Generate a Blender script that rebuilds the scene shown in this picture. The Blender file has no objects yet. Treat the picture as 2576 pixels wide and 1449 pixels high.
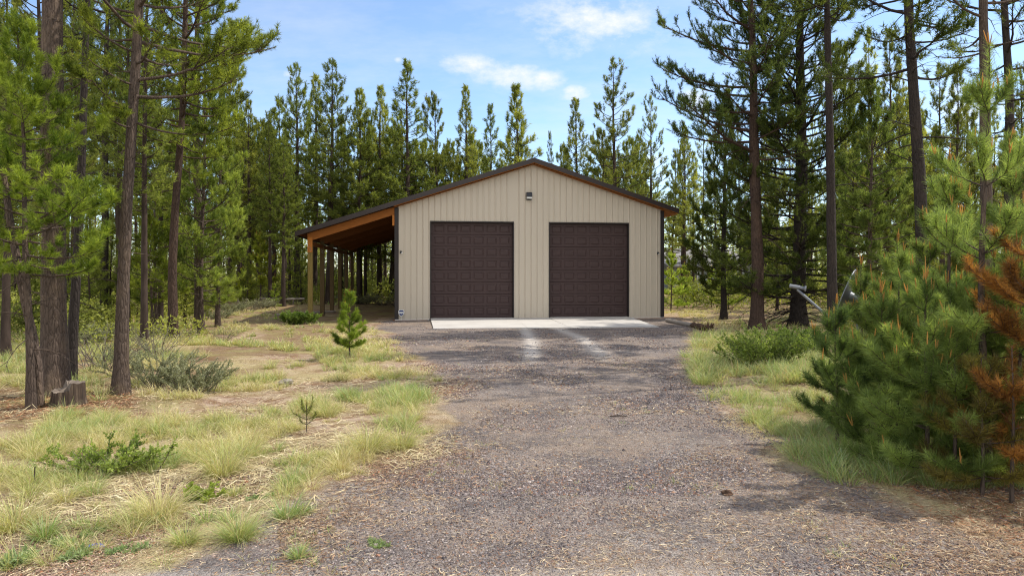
import bpy, math, random
import numpy as np
from mathutils import Vector, Matrix

# ------------------------------------------------------------------ scene, camera, light
sc = bpy.context.scene
COL = sc.collection
R = math.radians
F, CXP, HY, CH = 1717.3, 1288.0, 689.0, 1.76      # focal length, centre and horizon of the photo (2576 wide), eye height

cam_d = bpy.data.cameras.new('camera'); cam = bpy.data.objects.new('camera', cam_d); COL.objects.link(cam)
cam_d.sensor_width = 36; cam_d.lens = 24; cam_d.shift_y = -0.0138
cam_d.clip_start = 0.1; cam_d.clip_end = 2000
cam.location = (0, 0, CH); cam.rotation_euler = (R(90), 0, 0)
sc.camera = cam

SUN_EL, SUN_AZ = 55.0, 17.5        # azimuth counted from +X (right) towards +Y (away)
SKY_STRENGTH, SUN_STRENGTH = 0.15, 2.95
sd = Vector((math.cos(R(SUN_EL)) * math.cos(R(SUN_AZ)), math.cos(R(SUN_EL)) * math.sin(R(SUN_AZ)), math.sin(R(SUN_EL))))
sun_d = bpy.data.lights.new('sun', 'SUN'); sun = bpy.data.objects.new('sun', sun_d); COL.objects.link(sun)
sun_d.energy = SUN_STRENGTH; sun_d.angle = R(0.53); sun_d.color = (1.0, 0.93, 0.82)
sun.rotation_euler = sd.to_track_quat('Z', 'Y').to_euler(); sun.location = sd * 60

vs = sc.view_settings
vs.view_transform = 'Standard'; vs.look = 'None'; vs.exposure = 0.8; vs.gamma = 1; vs.use_curve_mapping = False
cy = sc.cycles
cy.max_bounces = 9; cy.diffuse_bounces = 6; cy.glossy_bounces = 2; cy.transmission_bounces = 4; cy.transparent_max_bounces = 6
cy.use_denoising = True; cy.denoiser = 'OPENIMAGEDENOISE'; cy.denoising_input_passes = 'RGB_ALBEDO_NORMAL'; cy.denoising_prefilter = 'NONE'; cy.use_adaptive_sampling = False
cy.pixel_filter_type = 'BLACKMAN_HARRIS'; cy.filter_width = 1.15
cy.sample_clamp_indirect = 6

# ---- sky
world = bpy.data.worlds.new('World'); sc.world = world; world.use_nodes = True
wt = world.node_tree; wt.nodes.clear(); WN = wt.nodes.new; WL = wt.links.new
def wmath(op, a, b=None, c=None, clamp=False):
    n = WN('ShaderNodeMath'); n.operation = op; n.use_clamp = clamp
    for i, v in enumerate((a, b, c)):
        if v is None: continue
        if isinstance(v, (int, float)): n.inputs[i].default_value = v
        else: WL(v, n.inputs[i])
    return n.outputs[0]
sky = WN('ShaderNodeTexSky'); sky.sky_type = 'NISHITA'; sky.sun_disc = False
sky.sun_elevation = R(SUN_EL); sky.sun_rotation = R(90 - SUN_AZ)
sky.altitude = 1300; sky.air_density = 1.0; sky.dust_density = 0.6; sky.ozone_density = 1.6
tc = WN('ShaderNodeTexCoord'); sep = WN('ShaderNodeSeparateXYZ'); WL(tc.outputs['Generated'], sep.inputs[0])
ysafe = wmath('MAXIMUM', sep.outputs[1], 0.05)
uu = wmath('DIVIDE', sep.outputs[0], ysafe); vv = wmath('DIVIDE', sep.outputs[2], ysafe)
comb = WN('ShaderNodeCombineXYZ'); WL(uu, comb.inputs[0]); WL(vv, comb.inputs[1])
def wnoise(scale, detail, rough, sx=1, sy=1, off=0):
    mp = WN('ShaderNodeMapping'); mp.inputs['Scale'].default_value = (sx, sy, 1); mp.inputs['Location'].default_value = (off, off * .7, off)
    WL(comb.outputs[0], mp.inputs[0])
    n = WN('ShaderNodeTexNoise'); n.inputs['Scale'].default_value = scale; n.inputs['Detail'].default_value = detail
    n.inputs['Roughness'].default_value = rough; WL(mp.outputs[0], n.inputs[0]); return n.outputs[0]
warp = wnoise(7, 3, .6, 1, 1, 3.1)
puff = wnoise(19, 7, .64, 1, 1.6, 1.7)
wisp = wnoise(5, 6, .62, 1, 3.2, 9.3)
# patches of cloud: direction (x, y of the photo), half widths, weight
CLOUDS = [(1180, 162, 72, 24, 1.1), (1275, 186, 88, 32, 1.15), (1365, 206, 68, 26, 1.05), (1450, 235, 45, 24, 1.0), (1000, 150, 14, 11, .62),
          (722, 188, 22, 11, .6), (680, 164, 36, 16, .45), (1760, 250, 60, 40, .9), (2160, 190, 150, 50, .8),
          (2440, 270, 120, 60, 1.0), (1490, 55, 190, 85, .78), (1640, 420, 140, 60, .6), (900, 330, 160, 50, .35)]
tot = None
for (x, y, a, b, w) in CLOUDS:
    du = wmath('DIVIDE', wmath('SUBTRACT', uu, (x - CXP) / F), a / F)
    dv = wmath('DIVIDE', wmath('SUBTRACT', vv, (HY - y) / F), b / F)
    g = wmath('MULTIPLY', wmath('EXPONENT', wmath('MULTIPLY', wmath('ADD', wmath('MULTIPLY', du, du), wmath('MULTIPLY', dv, dv)), -0.8)), w)
    tot = g if tot is None else wmath('MAXIMUM', tot, g)
shape = wmath('ADD', tot, wmath('MULTIPLY', wmath('SUBTRACT', puff, 0.5), 2.6))
cl = wmath('MULTIPLY', wmath('SUBTRACT', shape, 0.28), 1.02, clamp=True)
cl = wmath('MULTIPLY', wmath('MULTIPLY', cl, wmath('MULTIPLY', tot, 1.6, clamp=True)), .95, clamp=True)
wi = wmath('MULTIPLY', wmath('SUBTRACT', wisp, 0.44), 1.6, clamp=True)
low = wmath('MULTIPLY', wmath('SUBTRACT', 0.52, vv), 1.5, clamp=True)          # thin cloud lies lower in the sky
wi = wmath('MULTIPLY', wi, wmath('ADD', 0.25, low, clamp=True), clamp=True)
cov = wmath('MAXIMUM', cl, wmath('MULTIPLY', wi, .95))
cov = wmath('MULTIPLY', cov, wmath('MULTIPLY', sep.outputs[2], 30, clamp=True))
mixc = WN('ShaderNodeMix'); mixc.data_type = 'RGBA'; WL(cov, mixc.inputs[0])
gain = WN('ShaderNodeMix'); gain.data_type = 'RGBA'; gain.blend_type = 'MULTIPLY'; gain.inputs[0].default_value = 1
WL(sky.outputs[0], gain.inputs[6]); gain.inputs[7].default_value = (.93, .95, .95, 1)
WL(gain.outputs[2], mixc.inputs[6]); mixc.inputs[7].default_value = (4.0, 4.05, 4.15, 1)
# unseen bright broken cloud added overhead and behind the camera to lift the shade
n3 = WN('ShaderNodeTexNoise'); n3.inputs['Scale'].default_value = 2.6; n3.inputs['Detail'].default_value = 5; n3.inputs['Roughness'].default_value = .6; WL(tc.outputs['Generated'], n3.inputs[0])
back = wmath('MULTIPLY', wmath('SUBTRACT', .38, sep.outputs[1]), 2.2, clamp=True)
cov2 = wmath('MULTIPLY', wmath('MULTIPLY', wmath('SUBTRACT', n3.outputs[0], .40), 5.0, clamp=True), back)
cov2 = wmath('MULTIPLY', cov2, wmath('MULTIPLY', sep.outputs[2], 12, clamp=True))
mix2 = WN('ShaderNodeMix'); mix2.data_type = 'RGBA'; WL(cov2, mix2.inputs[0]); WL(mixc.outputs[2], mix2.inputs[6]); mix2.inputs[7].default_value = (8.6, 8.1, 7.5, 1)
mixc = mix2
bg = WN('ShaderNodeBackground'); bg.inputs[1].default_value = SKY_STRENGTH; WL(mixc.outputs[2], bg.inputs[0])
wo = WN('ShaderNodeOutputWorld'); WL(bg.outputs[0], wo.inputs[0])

# ------------------------------------------------------------------ helpers
def gpt(x, y):                       # a pixel of the ground in the photo -> world X, Y
    Y = F * CH / (y - HY); return ((x - CXP) / F * Y, Y)
def at(x, Y): return (x - CXP) / F * Y
def zat(y, Y): return CH + (HY - y) / F * Y
def sstep(a, b, x):
    t = np.clip((x - a) / (b - a), 0, 1); return t * t * (3 - 2 * t)

def thing(name, label, cat, loc=(0, 0, 0), rz=0, group=None):
    o = bpy.data.objects.new(name, None); COL.objects.link(o); o.empty_display_size = .2
    o.location = loc; o.rotation_euler = (0, 0, rz); o['label'] = label; o['category'] = cat
    if group: o['group'] = group
    return o
def tag(o, label, cat, group=None):
    o['label'] = label; o['category'] = cat
    if group: o['group'] = group
    return o
def link(name, me, parent=None, kind=None):
    o = bpy.data.objects.new(name, me); COL.objects.link(o)
    if parent: o.parent = parent
    if kind: o['kind'] = kind
    return o
def copy_thing(root, loc, rz, scale, label, group=None):
    r = root.copy(); COL.objects.link(r); r.location = loc; r.rotation_euler = (0, 0, rz)
    r.scale = scale if not isinstance(scale, (int, float)) else (scale,) * 3
    r['label'] = label
    if group: r['group'] = group
    elif 'group' in r: del r['group']
    for ch in list(root.children):
        c = ch.copy(); COL.objects.link(c); c.parent = r
        for g in list(ch.children):
            d = g.copy(); COL.objects.link(d); d.parent = c
    return r

class MB:
    """collects vertices, faces, colours and material slots, then becomes ONE mesh"""
    def __init__(s): s.v = []; s.f = []; s.c = []; s.n = 0; s.col = False
    def add(s, V, faces, mat=0, col=None, smooth=False):
        V = np.asarray(V, dtype=np.float64).reshape(-1, 3); fs = np.asarray(faces, dtype=np.int64)
        s.v.append(V); s.f.append((fs + s.n, mat, smooth)); s.n += len(V)
        if col is None: col = np.ones((len(V), 3))
        else:
            s.col = True; col = np.asarray(col, dtype=np.float64)
            if col.ndim == 1: col = np.tile(col, (len(V), 1))
        s.c.append(col); return s
    def poly(s, pts, mat=0, col=None): return s.add(pts, [list(range(len(pts)))], mat, col)
    def box(s, a, b, mat=0, col=None):
        x0, y0, z0 = a; x1, y1, z1 = b
        V = [(x0, y0, z0), (x1, y0, z0), (x1, y1, z0), (x0, y1, z0), (x0, y0, z1), (x1, y0, z1), (x1, y1, z1), (x0, y1, z1)]
        return s.add(V, [(0, 3, 2, 1), (4, 5, 6, 7), (0, 1, 5, 4), (1, 2, 6, 5), (2, 3, 7, 6), (3, 0, 4, 7)], mat, col)
    def prism(s, prof, y0, y1, mat=0):          # outline in x,z extruded along y
        n = len(prof); V = [(x, y0, z) for x, z in prof] + [(x, y1, z) for x, z in prof]
        s.poly(V[:n], mat); s.poly(V[n:][::-1], mat)
        s.add(V, [(i, i + n, (i + 1) % n + n, (i + 1) % n) for i in range(n)], mat); return s
    def tube(s, pts, rad, sides=6, mat=0, cap=True, jit=None, col=None):
        P = np.asarray(pts, float); n = len(P); rad = np.broadcast_to(np.asarray(rad, float), (n,))
        T = np.gradient(P, axis=0); T /= np.linalg.norm(T, axis=1)[:, None] + 1e-9
        ref = np.array([0, 0, 1.]) if abs(T[:, 2]).mean() < .8 else np.array([1., 0, 0])
        A = np.cross(T, ref); A /= np.linalg.norm(A, axis=1)[:, None] + 1e-9; B = np.cross(T, A)
        th = np.linspace(0, 2 * np.pi, sides, endpoint=False)
        rr = rad[:, None] * (np.ones((n, sides)) if jit is None else jit)
        V = P[:, None, :] + rr[..., None] * (np.cos(th)[None, :, None] * A[:, None, :] + np.sin(th)[None, :, None] * B[:, None, :])
        i = np.arange(n - 1)[:, None]; j = np.arange(sides)[None, :]; k = (j + 1) % sides
        fs = np.stack([i * sides + j, i * sides + k, (i + 1) * sides + k, (i + 1) * sides + j], -1).reshape(-1, 4)
        s.add(V.reshape(-1, 3), fs, mat, col, True)
        if cap and rad[-1] > .004: s.add(V[-1], [list(range(sides))], mat, col)
        if cap and rad[0] > .004: s.add(V[0], [list(range(sides))[::-1]], mat, col)
        return s
    def mesh(s, name, mats):
        me = bpy.data.meshes.new(name)
        V = np.concatenate(s.v).astype(np.float32); me.vertices.add(len(V)); me.vertices.foreach_set('co', V.ravel())
        loops = np.concatenate([f.ravel() for f, _, _ in s.f]).astype(np.int32)
        cnt = np.concatenate([np.full(len(f), f.shape[1]) for f, _, _ in s.f]).astype(np.int32)
        mi = np.concatenate([np.full(len(f), m) for f, m, _ in s.f]).astype(np.int32)
        sm = np.concatenate([np.full(len(f), w) for f, _, w in s.f])
        me.loops.add(len(loops)); me.loops.foreach_set('vertex_index', loops)
        me.polygons.add(len(cnt)); st = np.concatenate([[0], np.cumsum(cnt)[:-1]]).astype(np.int32)
        me.polygons.foreach_set('loop_start', st); me.polygons.foreach_set('loop_total', cnt)
        me.polygons.foreach_set('material_index', mi); me.polygons.foreach_set('use_smooth', sm.astype(bool))
        if s.col:
            C = np.concatenate(s.c).astype(np.float32); C = np.concatenate([C, np.ones((len(C), 1), np.float32)], 1)
            ca = me.color_attributes.new('Col', 'FLOAT_COLOR', 'POINT'); ca.data.foreach_set('color', C.ravel())
        me.update(); me.validate()
        for m in (mats if isinstance(mats, (list, tuple)) else [mats]): me.materials.append(m)
        return me
    def build(s, name, mats, parent=None, kind=None): return link(name, s.mesh(name, mats), parent, kind)

def unit(a): return a / (np.linalg.norm(a, axis=-1, keepdims=True) + 1e-9)

# smooth value noise on the plane for placing and colouring things
_ng = np.random.default_rng(5).random((256, 256))
def vnoise(x, y, s=1.0):
    x = np.asarray(x, float) / s + 400; y = np.asarray(y, float) / s + 400
    i = np.floor(x).astype(int); j = np.floor(y).astype(int); u = x - i; v = y - j
    u = u * u * (3 - 2 * u); v = v * v * (3 - 2 * v)
    g = lambda a, b: _ng[a % 256, b % 256]
    return (g(i, j) * (1 - u) + g(i + 1, j) * u) * (1 - v) + (g(i, j + 1) * (1 - u) + g(i + 1, j + 1) * u) * v

# ------------------------------------------------------------------ materials
def mat_new(name):
    m = bpy.data.materials.new(name); m.use_nodes = True; t = m.node_tree; t.nodes.clear(); return m, t
class NT:
    def __init__(s, t): s.t = t
    def n(s, typ, **kw):
        nd = s.t.nodes.new(typ)
        for k, v in kw.items():
            if k[0] == '_': setattr(nd, k[1:], v)
        return nd
    def l(s, a, b): s.t.links.new(a, b)
    def noise(s, vec, scale, detail=4, rough=.6, out=0):
        nd = s.n('ShaderNodeTexNoise'); nd.inputs['Scale'].default_value = scale; nd.inputs['Detail'].default_value = detail
        nd.inputs['Roughness'].default_value = rough; s.l(vec, nd.inputs['Vector']); return nd.outputs[out]
    def ramp(s, fac, stops):
        nd = s.n('ShaderNodeValToRGB'); e = nd.color_ramp.elements
        while len(e) < len(stops): e.new(.5)
        for k, (p, c) in enumerate(stops): e[k].position = p; e[k].color = (*c, 1) if len(c) == 3 else c
        s.l(fac, nd.inputs[0]); return nd.outputs[0]
    def mix(s, fac, a, b, blend='MIX'):
        nd = s.n('ShaderNodeMix'); nd.data_type = 'RGBA'; nd.blend_type = blend
        for sock, v in ((nd.inputs[0], fac), (nd.inputs[6], a), (nd.inputs[7], b)):
            if isinstance(v, (int, float)): sock.default_value = v
            elif isinstance(v, tuple): sock.default_value = (*v, 1)
            else: s.l(v, sock)
        return nd.outputs[2]
    def math(s, op, a, b=0, clamp=False):
        nd = s.n('ShaderNodeMath'); nd.operation = op; nd.use_clamp = clamp
        for k, v in enumerate((a, b)):
            if isinstance(v, (int, float)): nd.inputs[k].default_value = v
            else: s.l(v, nd.inputs[k])
        return nd.outputs[0]
    def coords(s, scale=(1, 1, 1), kind='Object'):
        tcn = s.n('ShaderNodeTexCoord'); mp = s.n('ShaderNodeMapping'); mp.inputs['Scale'].default_value = scale
        s.l(tcn.outputs[kind], mp.inputs[0]); return mp.outputs[0]
    def bump(s, h, strength=.4, dist=.02):
        b = s.n('ShaderNodeBump'); b.inputs['Strength'].default_value = strength; b.inputs['Distance'].default_value = dist
        s.l(h, b.inputs['Height']); return b.outputs[0]
    def out(s, color, rough=.8, normal=None, metallic=0, spec=.3):
        p = s.n('ShaderNodeBsdfPrincipled'); p.inputs['Metallic'].default_value = metallic
        p.inputs['Specular IOR Level'].default_value = spec
        if isinstance(color, tuple): p.inputs['Base Color'].default_value = (*color, 1)
        else: s.l(color, p.inputs['Base Color'])
        if isinstance(rough, (int, float)): p.inputs['Roughness'].default_value = rough
        else: s.l(rough, p.inputs['Roughness'])
        if normal is not None: s.l(normal, p.inputs['Normal'])
        o = s.n('ShaderNodeOutputMaterial'); s.l(p.outputs[0], o.inputs[0]); return p

def m_plain(name, col, rough=.6, var=.15, scale=8, bump=.0, metallic=0, spec=.35, stretch=(1, 1, 1)):
    m, t = mat_new(name); N = NT(t); c = N.coords(stretch)
    f = N.noise(c, scale, 5, .65)
    lo = tuple(x * (1 - var) for x in col); hi = tuple(min(1, x * (1 + var)) for x in col)
    col_s = N.ramp(f, [(.3, lo), (.7, hi)])
    nrm = N.bump(N.noise(c, scale * 6, 4, .6), bump, .01) if bump else None
    N.out(col_s, rough, nrm, metallic, spec); return m

def m_bark(name, dark, light, patch, sz=1.0):
    m, t = mat_new(name); N = NT(t); c = N.coords((1, 1, .22))
    oi = N.n('ShaderNodeObjectInfo')
    vo = N.n('ShaderNodeTexVoronoi'); vo.inputs['Scale'].default_value = 26 * sz; vo.feature = 'DISTANCE_TO_EDGE'
    w = N.noise(c, 9 * sz, 4, .7, 1); wv = N.mix(.06, c, w, 'ADD'); N.l(wv, vo.inputs['Vector'])
    fine = N.noise(c, 70 * sz, 5, .7); big = N.noise(N.coords((1, 1, .5)), 3.2, 4, .6)
    h = N.math('ADD', N.math('MULTIPLY', N.math('MINIMUM', vo.outputs['Distance'], .25), 3.0), N.math('MULTIPLY', fine, .9))
    col = N.ramp(h, [(.25, dark), (.75, light)])
    col = N.mix(N.ramp(big, [(.5, (0, 0, 0)), (.68, (1, 1, 1))]), col, N.mix(fine, patch, light))
    col = N.mix(N.math('MULTIPLY', oi.outputs['Random'], .45), col, N.mix(.5, col, (.03, .025, .022)))
    N.out(col, .92, N.bump(h, .9, .02), 0, .15); return m

def m_leaf(name, hue=(1, 1, 1), trans=.55, rnd=.35, use_col=True, rough=.55):
    m, t = mat_new(name); N = NT(t)
    at_ = N.n('ShaderNodeAttribute'); at_.attribute_name = 'Col'
    oi = N.n('ShaderNodeObjectInfo')
    v = N.math('ADD', N.math('MULTIPLY', oi.outputs['Random'], rnd), 1 - rnd / 2)
    vc = N.n('ShaderNodeCombineColor'); [N.l(v, vc.inputs[k]) for k in range(3)]
    c = N.mix(1.0, at_.outputs['Color'], vc.outputs[0], 'MULTIPLY'); c = N.mix(1.0, c, hue, 'MULTIPLY')
    p = N.n('ShaderNodeBsdfPrincipled'); p.inputs['Roughness'].default_value = rough; p.inputs['Specular IOR Level'].default_value = .25
    N.l(c, p.inputs['Base Color'])
    tr = N.n('ShaderNodeBsdfTranslucent'); N.l(N.mix(1.0, c, (1.5, 1.45, .8), 'MULTIPLY'), tr.inputs[0])
    ms = N.n('ShaderNodeMixShader'); ms.inputs[0].default_value = trans
    N.l(p.outputs[0], ms.inputs[1]); N.l(tr.outputs[0], ms.inputs[2])
    o = N.n('ShaderNodeOutputMaterial'); N.l(ms.outputs[0], o.inputs[0]); return m

def ground_nodes(N, c):
    """sandy soil under dry grass, with needle litter; returns colour, height"""
    n1 = N.noise(c, .55, 5, .6); n2 = N.noise(c, 3.1, 6, .7); n3 = N.noise(c, 38, 5, .7); n4 = N.noise(N.coords((1, 4, 1)), 60, 4, .7)
    soil = N.ramp(n3, [(.25, (.22, .15, .11)), (.5, (.42, .315, .235)), (.75, (.58, .46, .35))])
    litter = N.ramp(n4, [(.3, (.10, .06, .035)), (.5, (.22, .13, .075)), (.7, (.40, .28, .17))])
    straw = N.ramp(n4, [(.3, (.20, .16, .075)), (.55, (.42, .35, .18)), (.75, (.56, .48, .28))])
    col = N.mix(N.ramp(n2, [(.42, (0, 0, 0)), (.58, (1, 1, 1))]), soil, litter)
    col = N.mix(N.ramp(n1, [(.42, (0, 0, 0)), (.6, (1, 1, 1))]), col, straw)
    return col, N.math('ADD', n3, N.math('MULTIPLY', n4, .6))

def m_ground():
    m, t = mat_new('soil'); N = NT(t); c = N.coords((1, 1, 1))
    col, h = ground_nodes(N, c)
    at_ = N.n('ShaderNodeAttribute'); at_.attribute_name = 'Col'      # forest floor: needle duff with moss
    sp = N.n('ShaderNodeSeparateColor'); N.l(at_.outputs['Color'], sp.inputs[0])
    d = N.noise(c, 1.1, 5, .65)
    duff = N.ramp(d, [(.3, (.11, .062, .034)), (.5, (.17, .11, .05)), (.62, (.17, .16, .05)), (.8, (.30, .24, .12))])
    col = N.mix(N.math('MULTIPLY', sp.outputs[0], .8), col, N.mix(.25, duff, col))
    N.out(col, .95, N.bump(h, .8, .03), 0, .1); return m

def m_gravel():
    m, t = mat_new('gravel'); N = NT(t); c = N.coords((1, 1, 1))
    vo = N.n('ShaderNodeTexVoronoi'); vo.inputs['Scale'].default_value = 46; N.l(c, vo.inputs['Vector'])
    v2 = N.n('ShaderNodeTexVoronoi'); v2.inputs['Scale'].default_value = 105; N.l(c, v2.inputs['Vector'])
    sp = N.n('ShaderNodeSeparateColor'); N.l(vo.outputs['Color'], sp.inputs[0]); sp2 = N.n('ShaderNodeSeparateColor'); N.l(v2.outputs['Color'], sp2.inputs[0])
    pal = [(0, (.035, .033, .038)), (.3, (.115, .10, .10)), (.55, (.225, .20, .19)), (.78, (.35, .32, .295)), (.86, (.34, .20, .12)), (.95, (.46, .43, .40))]
    stones = N.mix(.45, N.ramp(sp.outputs[0], pal), N.ramp(sp2.outputs[1], pal))
    big = N.noise(c, .42, 5, .62); mid = N.noise(c, 2.2, 5, .7); fine = N.noise(N.coords((1, 3, 1)), 55, 4, .7)
    fines = N.ramp(fine, [(.3, (.13, .095, .07)), (.5, (.29, .22, .165)), (.72, (.46, .365, .28))])
    f = N.math('ADD', N.math('MULTIPLY', big, .62), N.math('MULTIPLY', mid, .38))
    col = N.mix(N.ramp(f, [(.38, (.05,) * 3), (.50, (.45,) * 3), (.62, (.92,) * 3)]), stones, fines)
    dk = N.noise(c, .9, 6, .7)
    col = N.mix(N.ramp(dk, [(.46, (0, 0, 0)), (.6, (.85,) * 3)]), col, N.mix(.45, stones, (.05, .043, .046)))
    at_ = N.n('ShaderNodeAttribute'); at_.attribute_name = 'Col'
    s3 = N.n('ShaderNodeSeparateColor'); N.l(at_.outputs['Color'], s3.inputs[0])
    g, gh = ground_nodes(N, c)
    e = N.math('ADD', s3.outputs[0], N.math('MULTIPLY', N.math('SUBTRACT', mid, .5), 1.3))
    col = N.mix(N.ramp(e, [(.35, (0, 0, 0)), (.65, (1, 1, 1))]), g, col)
    pale = N.mix(fine, (.50, .45, .40), (.64, .59, .53))             # dusty wheel tracks and the sandy verge of the lane
    col = N.mix(N.math('MULTIPLY', s3.outputs[1], N.ramp(mid, [(.3, (.6,) * 3), (.6, (1,) * 3)])), col, pale)
    h = N.math('SUBTRACT', N.math('MULTIPLY', fine, .5), N.math('ADD', vo.outputs['Distance'], N.math('MULTIPLY', v2.outputs['Distance'], .5)))
    N.out(col, .9, N.bump(h, .9, .02), 0, .2); return m

def m_col(name, rough=.85, spec=.2, rnd=0):
    m, t = mat_new(name); N = NT(t); at_ = N.n('ShaderNodeAttribute'); at_.attribute_name = 'Col'
    c = N.coords((1, 1, 1)); n = N.noise(c, 90, 3, .6)
    col = N.mix(.5, at_.outputs['Color'], N.mix(1.0, at_.outputs['Color'], N.ramp(n, [(.3, (.5,) * 3), (.7, (1.5,) * 3)]), 'MULTIPLY'))
    N.out(col, rough, None, 0, spec); return m

def m_wood(name, dark, mid, light, axis=0, scale=5, rough=.75):
    m, t = mat_new(name); N = NT(t); s = [14, 14, 14]; s[axis] = .8
    c = N.coords(tuple(s)); f = N.noise(c, scale, 5, .65); k = N.noise(N.coords((1, 1, 1)), 2.2, 3, .5)
    col = N.mix(N.math('MULTIPLY', k, .4), N.ramp(f, [(.3, dark), (.5, mid), (.7, light)]), mid)
    N.out(col, rough, N.bump(f, .25, .01), 0, .25); return m

def m_concrete():
    m, t = mat_new('concrete'); N = NT(t); c = N.coords((1, 1, 1))
    a = N.noise(c, .9, 6, .65); b = N.noise(c, 45, 4, .7)
    col = N.ramp(a, [(.3, (.35, .325, .30)), (.5, (.43, .41, .38)), (.7, (.48, .455, .425))]); col = N.mix(.16, col, N.ramp(b, [(.3, (.35,) * 3), (.7, (.75,) * 3)]))
    N.out(col, .85, N.bump(b, .2, .004), 0, .25); return m

def m_metal_wall():
    m, t = mat_new('tan_painted_steel'); N = NT(t); c = N.coords((1, 1, .15))
    a = N.noise(c, 1.3, 4, .6); b = N.noise(c, 14, 4, .6)
    z = N.n('ShaderNodeSeparateXYZ'); N.l(N.coords(), z.inputs[0])
    dust = N.math('MULTIPLY', N.math('SUBTRACT', .55, N.math('ADD', z.outputs[2], N.math('MULTIPLY', b, .5))), .9, clamp=True)   # dust splashed up at the foot
    col = N.mix(a, (.475, .415, .335), (.525, .46, .375)); col = N.mix(N.math('MULTIPLY', b, .18), col, (.44, .39, .33))
    col = N.mix(N.math('MULTIPLY', dust, .45), col, (.33, .28, .22))
    N.out(col, .42, None, 0, .4); return m

M = {}
M['ground'] = m_ground(); M['gravel'] = m_gravel(); M['stone'] = m_col('pebble_stone'); M['litter'] = m_col('dry_needles')
M['concrete'] = m_concrete(); M['wall'] = m_metal_wall()
M['door'] = m_plain('brown_door_paint', (.052, .031, .030), .5, .12, 3, .2, 0, .25, stretch=(1, 1, 6))
M['trim'] = m_plain('brown_metal_trim', (.028, .018, .018), .38, .12, 5)
M['darktrim'] = m_plain('dark_brown_trim', (.022, .016, .016), .5, .1, 5)
M['roof'] = m_plain('brown_metal_roofing', (.04, .026, .025), .35, .15, 3)
M['cedar'] = m_wood('stained_wood_beam', (.17, .055, .012), (.29, .10, .020), (.37, .145, .034), 0)
M['cedary'] = m_wood('shaded_stained_wood', (.09, .03, .008), (.15, .052, .013), (.20, .08, .02), 1)  # beam wood with the shade under the lean-to put into its colour
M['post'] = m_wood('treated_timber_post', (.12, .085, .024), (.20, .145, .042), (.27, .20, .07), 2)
M['postshade'] = m_wood('shaded_timber_post', (.055, .036, .014), (.095, .062, .025), (.13, .09, .04), 2)  # same post timber, colour darkened to stand for shade behind the first post
M['cedarz'] = m_wood('stained_wood_block', (.24, .075, .014), (.40, .14, .026), (.50, .20, .045), 2)
M['sheath'] = m_wood('roof_sheathing', (.05, .02, .01), (.085, .036, .016), (.12, .056, .025), 0)
M['white'] = m_plain('white_plastic', (.72, .72, .70), .5, .06)
M['black'] = m_plain('black_metal', (.018, .02, .028), .4, .2)
M['galv'] = m_plain('galvanised_steel', (.19, .20, .215), .45, .12, 12, 0, .5)
M['greydish'] = m_plain('grey_dish_paint', (.09, .095, .11), .45, .1, 4)
M['blue'] = m_plain('blue_sign_face', (.02, .035, .15), .4, .1)
M['bark'] = m_bark('pine_bark', (.026, .019, .016), (.115, .085, .068), (.21, .15, .10))
M['barkred'] = m_bark('red_pine_bark', (.018, .012, .010), (.080, .052, .040), (.13, .08, .055), .8)
M['barkdark'] = m_bark('dark_pine_bark', (.011, .009, .009), (.045, .036, .032), (.065, .05, .042), .9)
M['barkfar'] = m_plain('forest_bark', (.055, .04, .033), .9, .5, 5, 0, 0, .1, (1, 1, .25))
M['needle'] = m_leaf('pine_needles'); M['leaf'] = m_leaf('green_leaves', (1, 1, 1), .4, .1); M['grass'] = m_leaf('grass_blades', (1, 1, 1), .35, 0, True, .6)
M['sage'] = m_leaf('sage_leaves', (1, 1, 1), .2, .2)
M['twig'] = m_plain('grey_twig', (.13, .105, .085), .9, .4, 12)
M['greywood'] = m_wood('weathered_wood', (.10, .085, .075), (.26, .23, .20), (.42, .385, .34), 0, 3, .9)
M['stumpside'] = m_wood('stump_wood', (.015, .011, .009), (.06, .042, .03), (.24, .18, .125), 2, 1.6, .9)
M['stumptop'] = m_plain('stump_top', (.155, .125, .10), .95, .45, 9, .5)
M['rot'] = m_plain('rotten_wood', (.075, .042, .026), .95, .6, 14, .8)
M['bluecloth'] = m_plain('blue_plastic', (.03, .06, .42), .4, .3)
M['rock'] = m_plain('grey_rock', (.27, .235, .20), .9, .3, 9, .6)
M['siding'] = m_plain('grey_siding', (.26, .29, .33), .7, .1, 3)
M['shingle'] = m_plain('grey_shingles', (.22, .21, .205), .85, .2, 8)
M['glass'] = m_plain('dark_glass', (.03, .035, .04), .1, .1, 2, 0, 0, .6)

# ------------------------------------------------------------------ lie of the land
_dy = np.array([-12, -3, 2.4, 3.2, 3.98, 4.95, 5.91, 6.85, 8.6, 11.15, 13.3, 15.8, 18.5, 22.06, 27.5])
_dl = np.array([-26, -18, -5.5, -3.2, -2.2, -1.75, -1.35, -0.85, -1.0, -1.15, -1.75, -2.55, -3.3, -4.55, -4.9])
_dr = np.array([26, 18, 6.5, 4.2, 3.3, 2.95, 2.75, 2.62, 2.78, 3.0, 3.45, 4.15, 4.9, 6.0, 6.6])
def dleft(Y): return np.interp(Y, _dy, _dl)
def dright(Y): return np.interp(Y, _dy, _dr)
def off_drive(X, Y):                 # metres outside the driveway's edges (negative on it)
    X = np.asarray(X, float); Y = np.asarray(Y, float)
    d = np.maximum(dleft(Y) - X, X - dright(Y)); return np.where(Y > 27.5, np.maximum(d, 1.0), d)
GA, GW, GL = 7.5, 10.43, 15.3        # garage turn (degrees), width, length
GO = np.array([-4.37, 25.6])
_u = np.array([math.cos(R(GA)), math.sin(R(GA))]); _n = np.array([-math.sin(R(GA)), math.cos(R(GA))])
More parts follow.
